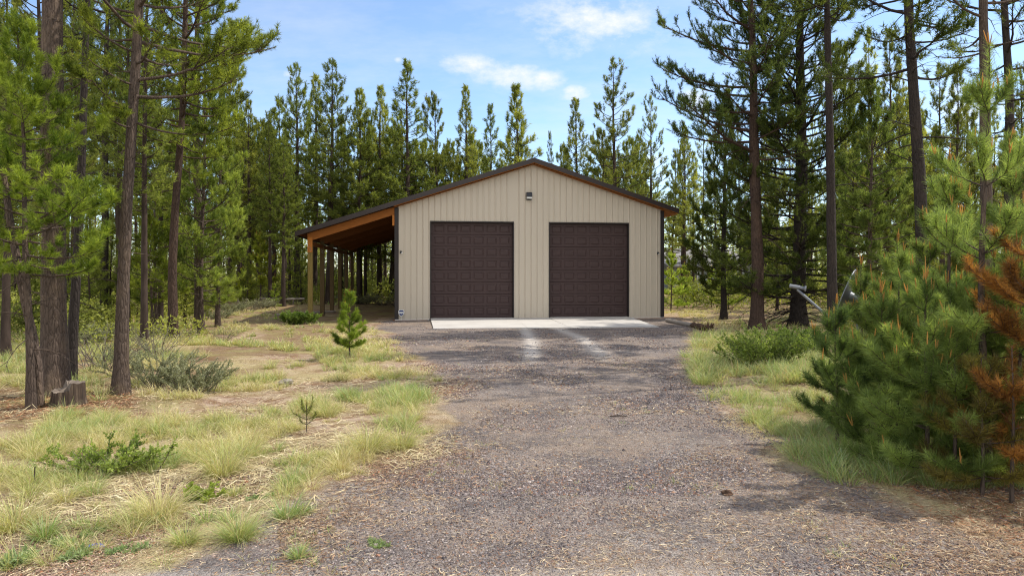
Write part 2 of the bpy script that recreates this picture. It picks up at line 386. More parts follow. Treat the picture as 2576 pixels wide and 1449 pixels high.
def g_uv(X, Y): d0 = np.asarray(X, float) - GO[0]; d1 = np.asarray(Y, float) - GO[1]; return d0 * _u[0] + d1 * _u[1], d0 * _n[0] + d1 * _n[1]
def g_xy(u, v): return GO[0] + u * _u[0] + v * _n[0], GO[1] + u * _u[1] + v * _n[1]
def in_garage(X, Y, m=.6):
    u, v = g_uv(X, Y); return (u > -3.9 - m) & (u < GW + m) & (v > -m) & (v < GL + m)
def gz(X, Y):
    X = np.asarray(X, float); Y = np.asarray(Y, float)
    h = (vnoise(X, Y, 1.1) - .5) * .10 + (vnoise(X, Y, 3.7) - .5) * .16 + (vnoise(X, Y, .45) - .5) * .04
    m = sstep(.05, .9, off_drive(X, Y)); u, v = g_uv(X, Y)
    dg = np.maximum(np.maximum(-4.0 - u, u - GW - .3), np.maximum(-1.0 - v, v - GL - .3))
    return h * m * sstep(0, 1.5, dg)
def gz1(x, y): return float(gz(np.array([x]), np.array([y]))[0])

def warp_axis(a, b, n, k, c=0):      # grid lines, dense near c
    t = np.linspace(np.arcsinh((a - c) / k), np.arcsinh((b - c) / k), n); return np.sinh(t) * k + c
gx = warp_axis(-420, 420, 260, 5); gy = warp_axis(-60, 520, 300, 6, 7)
GX, GY = np.meshgrid(gx, gy); GZ = gz(GX, GY)
forest = np.clip(sstep(13, 17, GY) * sstep(.5, 2, -GX - 2.5 - (GY < 30) * 4.5) + sstep(31, 36, GY) + sstep(1.0, 2.6, GX - dright(np.minimum(GY, 27))) * sstep(4, 6, GY) * .7
                 + sstep(4.3, 5.2, -GX) * sstep(7.2, 8.2, GY) * (vnoise(GX, GY, 1.3) > .2), 0, 1)
b = MB(); ni, nj = GX.shape
ii = np.arange(ni - 1)[:, None]; jj = np.arange(nj - 1)[None, :]
fs = np.stack([ii * nj + jj, ii * nj + jj + 1, (ii + 1) * nj + jj + 1, (ii + 1) * nj + jj], -1).reshape(-1, 4)
b.add(np.stack([GX, GY, GZ], -1).reshape(-1, 3), fs, 0, np.repeat(forest.reshape(-1, 1), 3, 1), True)
ground = b.build('ground', M['ground'], None, 'structure')

# driveway: one sheet of gravel 4 mm above the soil
yy = np.concatenate([np.linspace(-12, 2, 12), np.linspace(2.2, 12, 120), np.linspace(12.2, 27.2, 80)]); tt = np.linspace(0, 1, 90)
wob = (vnoise(yy, yy * 0 + 3, .8) - .5) * .5
Lx = dleft(yy) - .35 + wob; Rx = dright(yy) + .35 - wob
DX = Lx[:, None] * (1 - tt) + Rx[:, None] * tt; DY = np.repeat(yy[:, None], len(tt), 1)
edge = np.minimum(DX - Lx[:, None], Rx[:, None] - DX); em = sstep(0, 1.0, edge)
def track(path, w):
    P = np.array([gpt(*p) for p in path]); o = np.argsort(P[:, 1]); xs = np.interp(DY, P[o, 1], P[o, 0])
    return np.exp(-((DX - xs) / w) ** 2) * sstep(P[:, 1].min() - 1.0, P[:, 1].min() + 1.5, DY) * (DY <= P[:, 1].max() + .3)
trk = np.maximum(track([(1320, 826), (1338, 860), (1335, 910)], .2), track([(1400, 826), (1470, 855), (1525, 905)], .22) * .85) * .95
verge = sstep(4.15, 3.7, DY) * .9 * (vnoise(DX, DY, .5) > .15)
b = MB(); ni, nj = DX.shape
ii = np.arange(ni - 1)[:, None]; jj = np.arange(nj - 1)[None, :]
fs = np.stack([ii * nj + jj, ii * nj + jj + 1, (ii + 1) * nj + jj + 1, (ii + 1) * nj + jj], -1).reshape(-1, 4)
DZ = gz(DX, DY) + .004 + sstep(.0, .3, edge) * (.002 + .03 * (vnoise(DX, DY, .9) - .4).clip(0) * sstep(0, 1.2, 26 - DY))
b.add(np.stack([DX, DY, DZ], -1).reshape(-1, 3), fs, 0, np.stack([em, np.maximum(trk, verge), em * 0], -1).reshape(-1, 3), True)
b.build('gravel_driveway', M['gravel'], None, 'structure')

# concrete apron in front of the doors: three slabs with joints, sloping down from the floor level
def pxz(x, y, z): Y = F * (CH - z) / (y - HY); return ((x - CXP) / F * Y, Y, z)
b = MB(); J = [1.30, 4.50, 5.80, 9.06]
front = [pxz(1090, 826, .035), pxz(1292, 825, .035), pxz(1396, 824, .035), pxz(1657, 822, .035)]
fp = [np.array(front[0]), None, None, np.array(front[3])]
for k in (1, 2): t = (J[k] - J[0] + .35 * k) / (J[3] - J[0] + .9); fp[k] = fp[0] * (1 - t) + fp[3] * t
for k in range(3):
    a0, a1 = J[k] + .006, J[k + 1] - .006
    P0 = np.array([*g_xy(a0, -.01), .08]); P1 = np.array([*g_xy(a1, -.01), .08])
    if k == 1: P0[2] = P1[2] = .07
    q0 = fp[k] + (fp[3] - fp[0]) * .0006; q1 = fp[k + 1] - (fp[3] - fp[0]) * .0006
    n = 6; rows = []
    for i in range(n + 1):
        t = i / n; rows += [P0 * (1 - t) + q0 * t, P1 * (1 - t) + q1 * t]
    rows = np.array(rows); low_ = rows.copy(); low_[:, 2] = -.08
    b.add(rows, [(2 * i, 2 * i + 2, 2 * i + 3, 2 * i + 1) for i in range(n)])
    b.add(np.array([q0, q1, [q1[0], q1[1], -.08], [q0[0], q0[1], -.08]]), [(0, 3, 2, 1)])
    for s in (0, 1):
        side = np.concatenate([rows[s::2], low_[s::2][::-1]]); b.poly(side if s == 0 else side[::-1])
b.build('concrete_apron', M['concrete'], None, 'structure')

# ------------------------------------------------------------------ garage
gar = thing('garage', 'tan ribbed metal garage with two brown overhead doors and a timber lean-to on its side', 'garage', (GO[0], GO[1], 0), R(GA))
EZ, PZ = 4.27, 5.97                  # wall height at the eaves and at the peak
SL = (PZ - EZ) / (GW / 2)
D1, D2, DTOP, DBOT = (1.335, 4.44), (5.875, 8.99), 3.71, .085
def wtop(u): return PZ - SL * abs(u - GW / 2)
def ribbed(b, u0, u1, base, topf, openings=(), flip=1, conv=None, pitch=.2286, rib=.024, inset=.0):
    """vertical ribs over a wall face; conv maps (u, out, z) to a point"""
    brk = {round(u0, 4), round(u1, 4)}
    if topf(u0) != topf((u0 + u1) / 2): brk.add(round(GW / 2, 4))
    for (a, c, _) in openings: brk |= {round(a, 4), round(c, 4)}
    ribs = []; u = u0 + .11
    while u < u1 - .05: ribs.append(u); u += pitch
    brk0 = set(brk)
    ribs = [r for r in ribs if not any(abs(r - k) < .034 for k in brk0)]
    for r in ribs:
        for q in (-.030, -.012, .012, .030): brk.add(round(r + q, 4))
    B_ = sorted(brk)
    def off(x, side):
        for r in ribs:
            if abs(x - r) <= .0122: return rib
        return 0.0
    for a, c in zip(B_[:-1], B_[1:]):
        z0 = base; m = (a + c) / 2
        for (oa, oc, oz) in openings:
            if oa < m < oc: z0 = oz
        P = [(a, off(a, 1), z0), (c, off(c, 0), z0), (c, off(c, 0), topf(c)), (a, off(a, 1), topf(a))]
        b.poly([conv(*p) for p in P][::flip])
b = MB()
ribbed(b, 0, GW, .05, wtop, [(D1[0], D1[1], DTOP), (D2[0], D2[1], DTOP)], 1, lambda u, o, z: (u, -o, z))
b.build('front_wall', M['wall'], gar)
b = MB(); ribbed(b, 0, GL, .05, lambda v: EZ, (), 1, lambda v, o, z: (GW + o, v, z)); b.build('side_wall', M['wall'], gar)
b = MB(); ribbed(b, 0, GL, .05, lambda v: EZ, (), -1, lambda v, o, z: (-o, v, z)); b.build('side_wall', M['wall'], gar)
b = MB(); ribbed(b, 0, GW, .05, wtop, (), -1, lambda u, o, z: (u, GL + o, z)); b.build('back_wall', M['wall'], gar)
# corner trim: angles wrapping each front corner
for s, u in ((-1, 0), (1, GW)):
    b = MB(); b.box((u - .03 if s < 0 else u - .12, -.035, .045), (u + .12 if s < 0 else u + .03, -.0215, wtop(u if s < 0 else u) - .01))
    b.box((u - .035 if s < 0 else u + .0215, -.0214, .045), (u - .0215 if s < 0 else u + .035, .12, EZ - .02)); b.build('corner_trim', M['darktrim'], gar)
# base flashing and splash board
for a, c in ((-.02, D1[0] - .07), (D1[1] + .07, D2[0] - .07), (D2[1] + .07, GW + .02)):
    b = MB(); b.box((a, -.036, .028), (c, -.002, .049)); b.build('base_flashing', M['white'], gar)
b = MB(); b.box((GW - 1.2, -.028, -.03), (GW + .03, .02, .0275)); b.build('splash_board', M['cedar'], gar)
b = MB(); b.box((-.1, -.024, -.03), (1.2, .02, .0275)); b.build('splash_board', M['cedar'], gar)
b = MB(); b.box((.05, .06, .02), (GW - .05, GL - .05, .083)); b.build('floor_slab', M['concrete'], gar)
# overhead doors
def make_door(u0, u1):
    Rec = .14; root = None
    b = MB(); W = u1 - u0; Hh = DTOP - DBOT; nr, nc = 8, 6; sh = Hh / nr; cw = (W - .10) / nc
    for r in range(nr):
        z0 = DBOT + r * sh + .004; z1 = DBOT + (r + 1) * sh - .004
        xs = [u0]; 
        b.poly([(u0, Rec + .018, z0 - .004), (u1, Rec + .018, z0 - .004), (u1, Rec, z0 + .006), (u0, Rec, z0 + .006)])      # joint between sections
        b.poly([(u0, Rec, z1 - .006), (u1, Rec, z1 - .006), (u1, Rec + .018, z1 + .004), (u0, Rec + .018, z1 + .004)])
        za, zb = z0 + .006, z1 - .006
        pz0, pz1 = za + .075, zb - .075
        xprev = u0
        for c in range(nc):
            x0 = u0 + .05 + c * cw + .055; x1 = u0 + .05 + (c + 1) * cw - .055
            b.poly([(xprev, Rec, za), (x0, Rec, za), (x0, Rec, zb), (xprev, Rec, zb)])
            b.poly([(x0, Rec, za), (x1, Rec, za), (x1, Rec, pz0), (x0, Rec, pz0)]); b.poly([(x0, Rec, pz1), (x1, Rec, pz1), (x1, Rec, zb), (x0, Rec, zb)])
            def ring(i, o0, j, o1):
                A = [(x0 + i, Rec + o0, pz0 + i), (x1 - i, Rec + o0, pz0 + i), (x1 - i, Rec + o0, pz1 - i), (x0 + i, Rec + o0, pz1 - i)]
                Bq = [(x0 + j, Rec + o1, pz0 + j), (x1 - j, Rec + o1, pz0 + j), (x1 - j, Rec + o1, pz1 - j), (x0 + j, Rec + o1, pz1 - j)]
                for k in range(4): b.poly([A[k], A[(k + 1) % 4], Bq[(k + 1) % 4], Bq[k]])
                return Bq
            ring(0, 0, .014, .012); ring(.014, .012, .026, .012); q = ring(.026, .012, .052, -.003); b.poly(q)
            xprev = x1
        b.poly([(xprev, Rec, za), (u1, Rec, za), (u1, Rec, zb), (xprev, Rec, zb)])
    d = b.build('garage_door', M['door'], gar)
    f = MB()
    f.box((u0 - .045, -.030, DBOT - .04), (u0, Rec - .004, DTOP + .045)); f.box((u1, -.030, DBOT - .04), (u1 + .045, Rec - .004, DTOP + .045))
    f.box((u0 + .0005, -.030, DTOP), (u1 - .0005, Rec - .004, DTOP + .045))
    f.build('door_frame', M['darktrim'], d)
    f = MB(); f.box((u0 + .004, Rec - .02, DBOT - .022), (u1 - .004, Rec + .02, DBOT - .002)); f.build('bottom_seal', M['black'], d)
    return d
make_door(*D1); make_door(*D2)
# roof: two slopes, the left one running on over the lean-to
OH, RT = .32, .035
LE = -3.58; RE = GW + .50
ztopo = PZ + .17
def rz(u): return ztopo - SL * abs(u - GW / 2)
b = MB()
sec = []
for (a, c) in ((LE, GW / 2), (GW / 2, RE)):
    b.add([(a, -OH, rz(a)), (c, -OH, rz(c)), (c, GL + OH, rz(c)), (a, GL + OH, rz(a)), (a, -OH, rz(a) - RT), (c, -OH, rz(c) - RT), (c, GL + OH, rz(c) - RT), (a, GL + OH, rz(a) - RT)],
          [(0, 1, 2, 3), (4, 7, 6, 5), (0, 4, 5, 1), (2, 6, 7, 3), (0, 3, 7, 4) if a == LE else (1, 5, 6, 2)])
    v = -OH + .23
    while v < GL + OH:                # standing ribs down the slope
        b.add([(a + .01, v - .02, rz(a + .01) + .002), (c, v - .02, rz(c) + .002), (c, v + .02, rz(c) + .002), (a + .01, v + .02, rz(a + .01) + .002), (a + .01, v, rz(a + .01) + .024), (c, v, rz(c) + .024)],
              [(0, 1, 5, 4), (4, 5, 2, 3)]); v += .2286
roof = b.build('roof', M['roof'], gar)
b = MB()
for v0 in (-OH - .03, GL + OH):       # rake trim
    for a, c in ((LE - .02, GW / 2), (GW / 2, RE + .02)):
        P = [(a, v0, rz(a) - .15), (c, v0, rz(c) - .15), (c, v0, rz(c) + .03), (a, v0, rz(a) + .03)]
        Q = [(x, y + .029, z) for x, y, z in P]
        b.add(P + Q, [(0, 1, 2, 3), (4, 7, 6, 5), (3, 2, 6, 7), (0, 4, 5, 1), (0, 3, 7, 4), (1, 5, 6, 2)])
for u, s in ((LE, -1), (RE, 1)):      # eave trim
    b.box((u - .021 if s < 0 else u + .001, -OH + .002, rz(u) - .14), (u - .001 if s < 0 else u + .021, GL + OH - .002, rz(u) + .02))
b.build('rake_trim', M['trim'], roof)
b = MB()
for a, c in ((-.05, GW / 2), (GW / 2, RE - .01)):   # soffit boards and barge board under the rake
    d0, d1 = -OH + .004, -.022
    P = [(a, d0, rz(a) - .178), (c, d0, rz(c) - .178), (c, d0, rz(c) - .06), (a, d0, rz(a) - .06)]; Q = [(x, y + .04, z) for x, y, z in P]
    b.add(P + Q, [(0, 1, 2, 3), (4, 7, 6, 5), (0, 4, 5, 1), (0, 3, 7, 4), (1, 5, 6, 2)])
    b.add([(a, d0 + .041, rz(a) - .20), (c, d0 + .041, rz(c) - .20), (c, d1, rz(c) - .20), (a, d1, rz(a) - .20)], [(0, 3, 2, 1)])
b.add([(GW + .024, -.02, rz(GW) - .2), (RE - .01, -.02, rz(RE) - .2), (RE - .01, GL, rz(RE) - .2), (GW + .024, GL, rz(GW) - .2)], [(0, 3, 2, 1)])
b.build('soffit', M['cedar'], roof)
# lean-to timber: posts, rafters, girders, ledger, purlins, deck
PU = -3.11; PS = 3.05
for k in range(6):
    v = .08 + k * PS if k else .09
    pt = rz(PU) - .25
    b = MB(); b.box((PU - .085, v - .085, -.12), (PU + .085, v + .085, pt - .36)); p = b.build('post', M['post' if k == 0 else 'postshade'], gar)
    b = MB(); b.box((PU - .088, v - .115, pt - .62), (PU + .088, v - .0865, pt - .06)); c_ = b.build('connector_block', M['cedarz' if k == 0 else 'postshade'], p)
    for (du, dz) in ((-.03, -.42), (.03, -.47), (.0, -.52), (.035, -.55)) if k < 2 else ():
        b = MB(); b.tube([(PU + du, v - .117, pt + dz), (PU + du, v - .123, pt + dz)], [.017, .015], 8); b.build('bolt', M['galv'], p)
    b = MB(); a, c = PU - .09, -.04; yv0, yv1 = v - .075 + (-.03 if k == 0 else 0), v + .0
    zt = lambda u: rz(u) - .16; zb = lambda u: rz(u) - .16 - .29
    P = [(a, yv0, zb(a)), (c, yv0, zb(c)), (c, yv0, zt(c)), (a, yv0, zt(a))]; Q = [(x, yv1, z) for x, y, z in P]
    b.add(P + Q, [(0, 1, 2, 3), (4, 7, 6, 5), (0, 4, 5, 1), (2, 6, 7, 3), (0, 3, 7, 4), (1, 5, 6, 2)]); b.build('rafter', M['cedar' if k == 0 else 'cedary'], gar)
b = MB(); b.box((PU - .045, .17, rz(PU) - .62), (PU + .045, GL - .02, rz(PU) - .47)); b.build('girder', M['cedary'], gar)
b = MB(); b.box((-.115, -.06, rz(-.08) - .85), (-.04, .0, rz(-.08) - .452)); b.build('ledger_block', M['cedarz'], gar)
u = LE + .12; kk = 0
while u < -.25:
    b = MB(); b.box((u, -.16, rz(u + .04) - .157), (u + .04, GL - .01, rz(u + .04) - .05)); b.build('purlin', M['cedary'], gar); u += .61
b = MB(); a, c = LE + .012, -.045
b.add([(a, -OH + .03, rz(a) - .045), (c, -OH + .03, rz(c) - .045), (c, GL + .2, rz(c) - .045), (a, GL + .2, rz(a) - .045)], [(0, 3, 2, 1)]); b.build('roof_deck', M['sheath'], roof)
# gable lamp
lz, lu = 4.75, 5.06
wl = MB(); wl.box((lu - .10, -.055, lz - .16), (lu + .10, -.02, lz + .14)); lamp = wl.build('wall_light', M['black'], gar)
b = MB(); prof = [(-.055, lz + .14), (-.10, lz + .135), (-.17, lz + .09), (-.20, lz + .0), (-.20, lz - .055), (-.055, lz - .055)]
V = [(lu - .105, y, z) for y, z in prof] + [(lu + .105, y, z) for y, z in prof]; n = len(prof)
b.poly(V[:n][::-1]); b.poly(V[n:]); b.add(V, [(i, (i + 1) % n, (i + 1) % n + n, i + n) for i in range(n)]); b.build('light_shade', M['black'], lamp)
b = MB(); b.box((lu - .098, -.19, lz - .115), (lu + .098, -.0555, lz - .056)); b.build('light_lens', M['white'], lamp)
for uu_, s in ((.20, 1), (10.20, -1)):
    b = MB(); b.box((uu_ - .035, -.05, 2.53), (uu_ + .035, -.0195, 2.62)); cl_ = b.build('security_light', M['black'], gar)
    b = MB(); b.tube([(uu_ + .0, -.05, 2.58), (uu_ + .01 * s, -.10, 2.57), (uu_ + .02 * s, -.17, 2.55)], [.022, .032, .038], 10); b.build('lamp_head', M['black'], cl_)
    b = MB(); th = np.linspace(0, 2 * np.pi, 10, endpoint=False); b.poly([(uu_ + .024 * s + .02 * math.cos(t) + .02, -.172, 2.54 + .03 * math.sin(t)) for t in th]); b.build('lamp_glass', M['white'], cl_)

# yard sign on a stake beside the corner
sx, sy = g_xy(.22, -.11)
sg = thing('yard_sign', 'small blue and white shield sign on a thin stake at the garage corner', 'sign', (sx, sy, 0), R(GA))
def shield(k, y, b, zc=.31):
    pts = [(-.115, .045), (-.075, .115), (.075, .115), (.115, .045), (.10, -.05), (.05, -.115), (0, -.15), (-.05, -.115), (-.10, -.05)]
    return [(x * k, y, zc + z * k) for x, z in pts]
b = MB(); A = shield(1, -.008, b); Bk = shield(1, .0, b); n = len(A); b.poly(A[::-1]); b.poly(Bk); b.add(A + Bk, [(i, (i + 1) % n, (i + 1) % n + n, i + n) for i in range(n)])
b.build('sign_board', M['white'], sg)
b = MB(); b.poly(shield(.82, -.0105, b)[::-1]); b.build('sign_face', M['blue'], sg)
b = MB(); b.poly([(-.085, -.0125, .335), (-.088, -.0125, .29), (.088, -.0125, .29), (.085, -.0125, .335), (.0, -.0125, .342)][::1]); b.poly([(-.03, -.0125, .265), (-.005, -.0125, .235), (.03, -.0125, .25), (.028, -.0125, .262), (0, -.0125, .252)]); b.build('sign_band', M['white'], sg)
b = MB(); b.tube([(0, .006, -.1), (0, .006, .22)], .006, 6); b.build('stake', M['white'], sg)

# ------------------------------------------------------------------ vegetation builders
def needles(b, rng, A, B, dens, nl, nw, spread=(.35, 1.15), c0=(.035, .06, .012), c1=(.10, .15, .03), mat=0, tone=None, up=.0):
    A = np.asarray(A); B = np.asarray(B)
    if len(A) == 0: return
    L = np.linalg.norm(B - A, axis=1); cnt = np.maximum(3, (L * dens * rng.uniform(.75, 1.25, len(L)))).astype(int)
    idx = np.repeat(np.arange(len(A)), cnt); N = len(idx)
    t = rng.random(N); P = A[idx] + (B - A)[idx] * t[:, None]; d = unit(B - A)[idx]
    r = rng.normal(size=(N, 3)); r[:, 2] += up; r -= (r * d).sum(1, keepdims=True) * d; r = unit(r)
    th = rng.uniform(spread[0], spread[1], N)[:, None]; n = d * np.cos(th) + r * np.sin(th)
    ln = nl * rng.uniform(.65, 1.15, N)[:, None]
    s = unit(np.cross(n, rng.normal(size=(N, 3)))) * (nw * rng.uniform(.7, 1.2, N)[:, None] / 2)
    V = np.stack([P + s, P - s, P + n * ln], 1).reshape(-1, 3)
    tn = rng.random(len(A)) if tone is None else tone
    k = np.clip(tn[idx] + rng.normal(0, .16, N), 0, 1)[:, None]
    C = np.array(c0) * (1 - k) + np.array(c1) * k
    b.add(V, np.arange(3 * N).reshape(-1, 3), mat, np.repeat(C, 3, 0))

def curve(p, az, e0, e1, L, n, rng, wig=.06):
    pts = [np.array(p, float)]; 
    for i in range(n):
        e = e0 + (e1 - e0) * i / max(1, n - 1); a = az + rng.normal(0, wig)
        pts.append(pts[-1] + np.array([math.cos(a) * math.cos(e), math.sin(a) * math.cos(e), math.sin(e)]) * L / n)
    return np.array(pts)

def pine(seed, H, r0, cb, cr, nbr=70, prof=None, e_lo=-.15, e_hi=.8, curl=.5, sec=5, ter=3, dens=60, nl=.13, nw=.014, c0=(.03, .055, .012), c1=(.095, .145, .03),
         dead=14, deadL=.8, lean=(0, 0), sides=9, bark='bark', bias=None, tuft=.17, spread=(.35, 1.2), curvy=.03, leafmat='needle', low_br=0, sec_rad=.25, topclear=0, deadcurl=-.5):
    rng = np.random.default_rng(seed)
    T = MB(); C = MB()
    n = max(8, int(H / .55)); z = np.linspace(-.15, H, n)
    q = np.clip(z / H, 0, 1); ph = rng.uniform(0, 6.28, 4)
    x = lean[0] * q ** 1.1 + curvy * (np.sin(q * 5 + ph[0]) - math.sin(ph[0]) + .5 * (np.sin(q * 13 + ph[1]) - math.sin(ph[1])))
    y = lean[1] * q ** 1.1 + curvy * (np.sin(q * 5 + ph[2]) - math.sin(ph[2]))
    P = np.stack([x, y, z], 1); rad = r0 * ((1 - q) ** .85 * .93 + .03) + r0 * .45 * np.exp(-np.clip(z, 0, None) / .28)
    rad = np.maximum(rad, .012)
    jit = 1 + rng.normal(0, .05, (n, sides)) + .06 * np.sin(np.arange(sides) * 2.0 + ph[3])[None, :] * np.exp(-np.clip(z, 0, None) / .5)[:, None] * 3
    T.tube(P, rad, sides, 0, True, jit)
    ax = lambda zz: np.array([np.interp(zz, z, x), np.interp(zz, z, y), zz])
    rr = lambda zz: float(np.interp(zz, z, rad))
    if prof is None: prof = lambda t: (1 - t) ** .75 * min(1, .45 + t * 3)
    SA, SB, ST = [], [], []
    ga = rng.uniform(0, 6.28)
    for i in range(nbr):
        t = (i + rng.uniform(-.4, .4)) / nbr; t = min(max(t, 0), .985); zb = cb + t * (H - cb)
        ga += 2.4 + rng.normal(0, .35); az = ga
        L = cr * prof(t) * rng.uniform(.6, 1.12)
        if bias is not None:
            f = math.cos(az - bias[0]); L *= 1 + bias[1] * f
        if L < .12: L = .12
        e0 = e_lo + (e_hi - e_lo) * t + rng.normal(0, .12)
        br = curve(ax(zb) + 0, az, e0, min(1.35, e0 + curl), L, 5, rng, .09)
        rb = min(rr(zb) * .5, .009 + .014 * L)
        T.tube(br, np.linspace(rb, max(.003, rb * .25), 6), 5 if L > .8 else 4, 0, False)
        tone_b = np.clip(rng.normal(.45, .2), 0, 1)
        seg = []
        for k in range(max(2, int(sec * max(L, .35)))):
            s = rng.uniform(sec_rad, .98); j = s * 5; a = int(min(4, j)); pb = br[a] + (br[a + 1] - br[a]) * (j - a); db = br[a + 1] - br[a]
            azb = math.atan2(db[1], db[0]); eb = math.atan2(db[2], math.hypot(db[0], db[1]))
            l2 = (.42 * L * (1 - .62 * s) + .10) * rng.uniform(.6, 1.2)
            sc_ = curve(pb, azb + rng.choice([-1, 1]) * rng.uniform(.45, 1.15), eb + rng.normal(.05, .25), eb + rng.uniform(.1, .6), l2, 3, rng, .12)
            if l2 > .22: T.tube(sc_, np.linspace(max(.0035, rb * .3), .002, 4), 3, 0, False)
            seg.append((sc_[2], sc_[3])); 
            if l2 > .5: seg.append((sc_[1], sc_[2]))
            for w in range(ter):
                m = rng.uniform(.35, 1); jj_ = m * 3; a2 = int(min(2, jj_)); p2 = sc_[a2] + (sc_[a2 + 1] - sc_[a2]) * (jj_ - a2); d2 = sc_[a2 + 1] - sc_[a2]
                az2 = math.atan2(d2[1], d2[0]) + rng.normal(0, .9); e2 = math.atan2(d2[2], math.hypot(d2[0], d2[1])) + rng.normal(.3, .35)
                e2 = min(e2, 1.4); l3 = tuft * rng.uniform(.6, 1.3)
                q3 = p2 + l3 * np.array([math.cos(az2) * math.cos(e2), math.sin(az2) * math.cos(e2), math.sin(e2)]); seg.append((p2, q3))
        seg.append((br[4], br[5])); seg.append((br[3], br[4]))
        for (a, c) in seg: SA.append(a); SB.append(c); ST.append(np.clip(tone_b + rng.normal(0, .15), 0, 1))
    top = ax(H - .02); SA.append(ax(H * .96)); SB.append(top + np.array([0, 0, .1])); ST.append(.6)
    needles(C, rng, SA, SB, dens, nl, nw, spread, c0, c1, 0, np.array(ST))
    for i in range(dead):             # bare dead limbs below the crown
        zb = rng.uniform(.12 * cb + .5, cb + (H - cb) * .2) if cb > 1.2 else rng.uniform(.2, cb + .3)
        az = rng.uniform(0, 6.28); L = deadL * rng.uniform(.25, 1.1); e = rng.normal(-.05, .3)
        d_ = curve(ax(zb), az, e, e + deadcurl * rng.uniform(.2, 1.4), L, 5, rng, .12); T.tube(d_, np.linspace(.004 + .008 * L, .002, 6), 4, 0, False)
        for k in range(int(2 + L * 3)):
            j = rng.integers(1, 5); s2 = curve(d_[j], az + rng.choice([-1, 1]) * rng.uniform(.4, 1.1), e + rng.normal(0, .4), e - .3, L * rng.uniform(.15, .4), 3, rng, .15)
            T.tube(s2, np.linspace(.003 + .002 * L, .0015, 4), 3, 0, False)
    return T.mesh('trunk', M[bark]), C.mesh('crown', M[leafmat])

def plant_tree(name, label, loc, meshes, rz=0, group=None, cat='pine tree'):
    t = thing(name, label, cat, (loc[0], loc[1], gz1(loc[0], loc[1])), rz, group)
    link('trunk', meshes[0], t); link('crown', meshes[1], t); return t

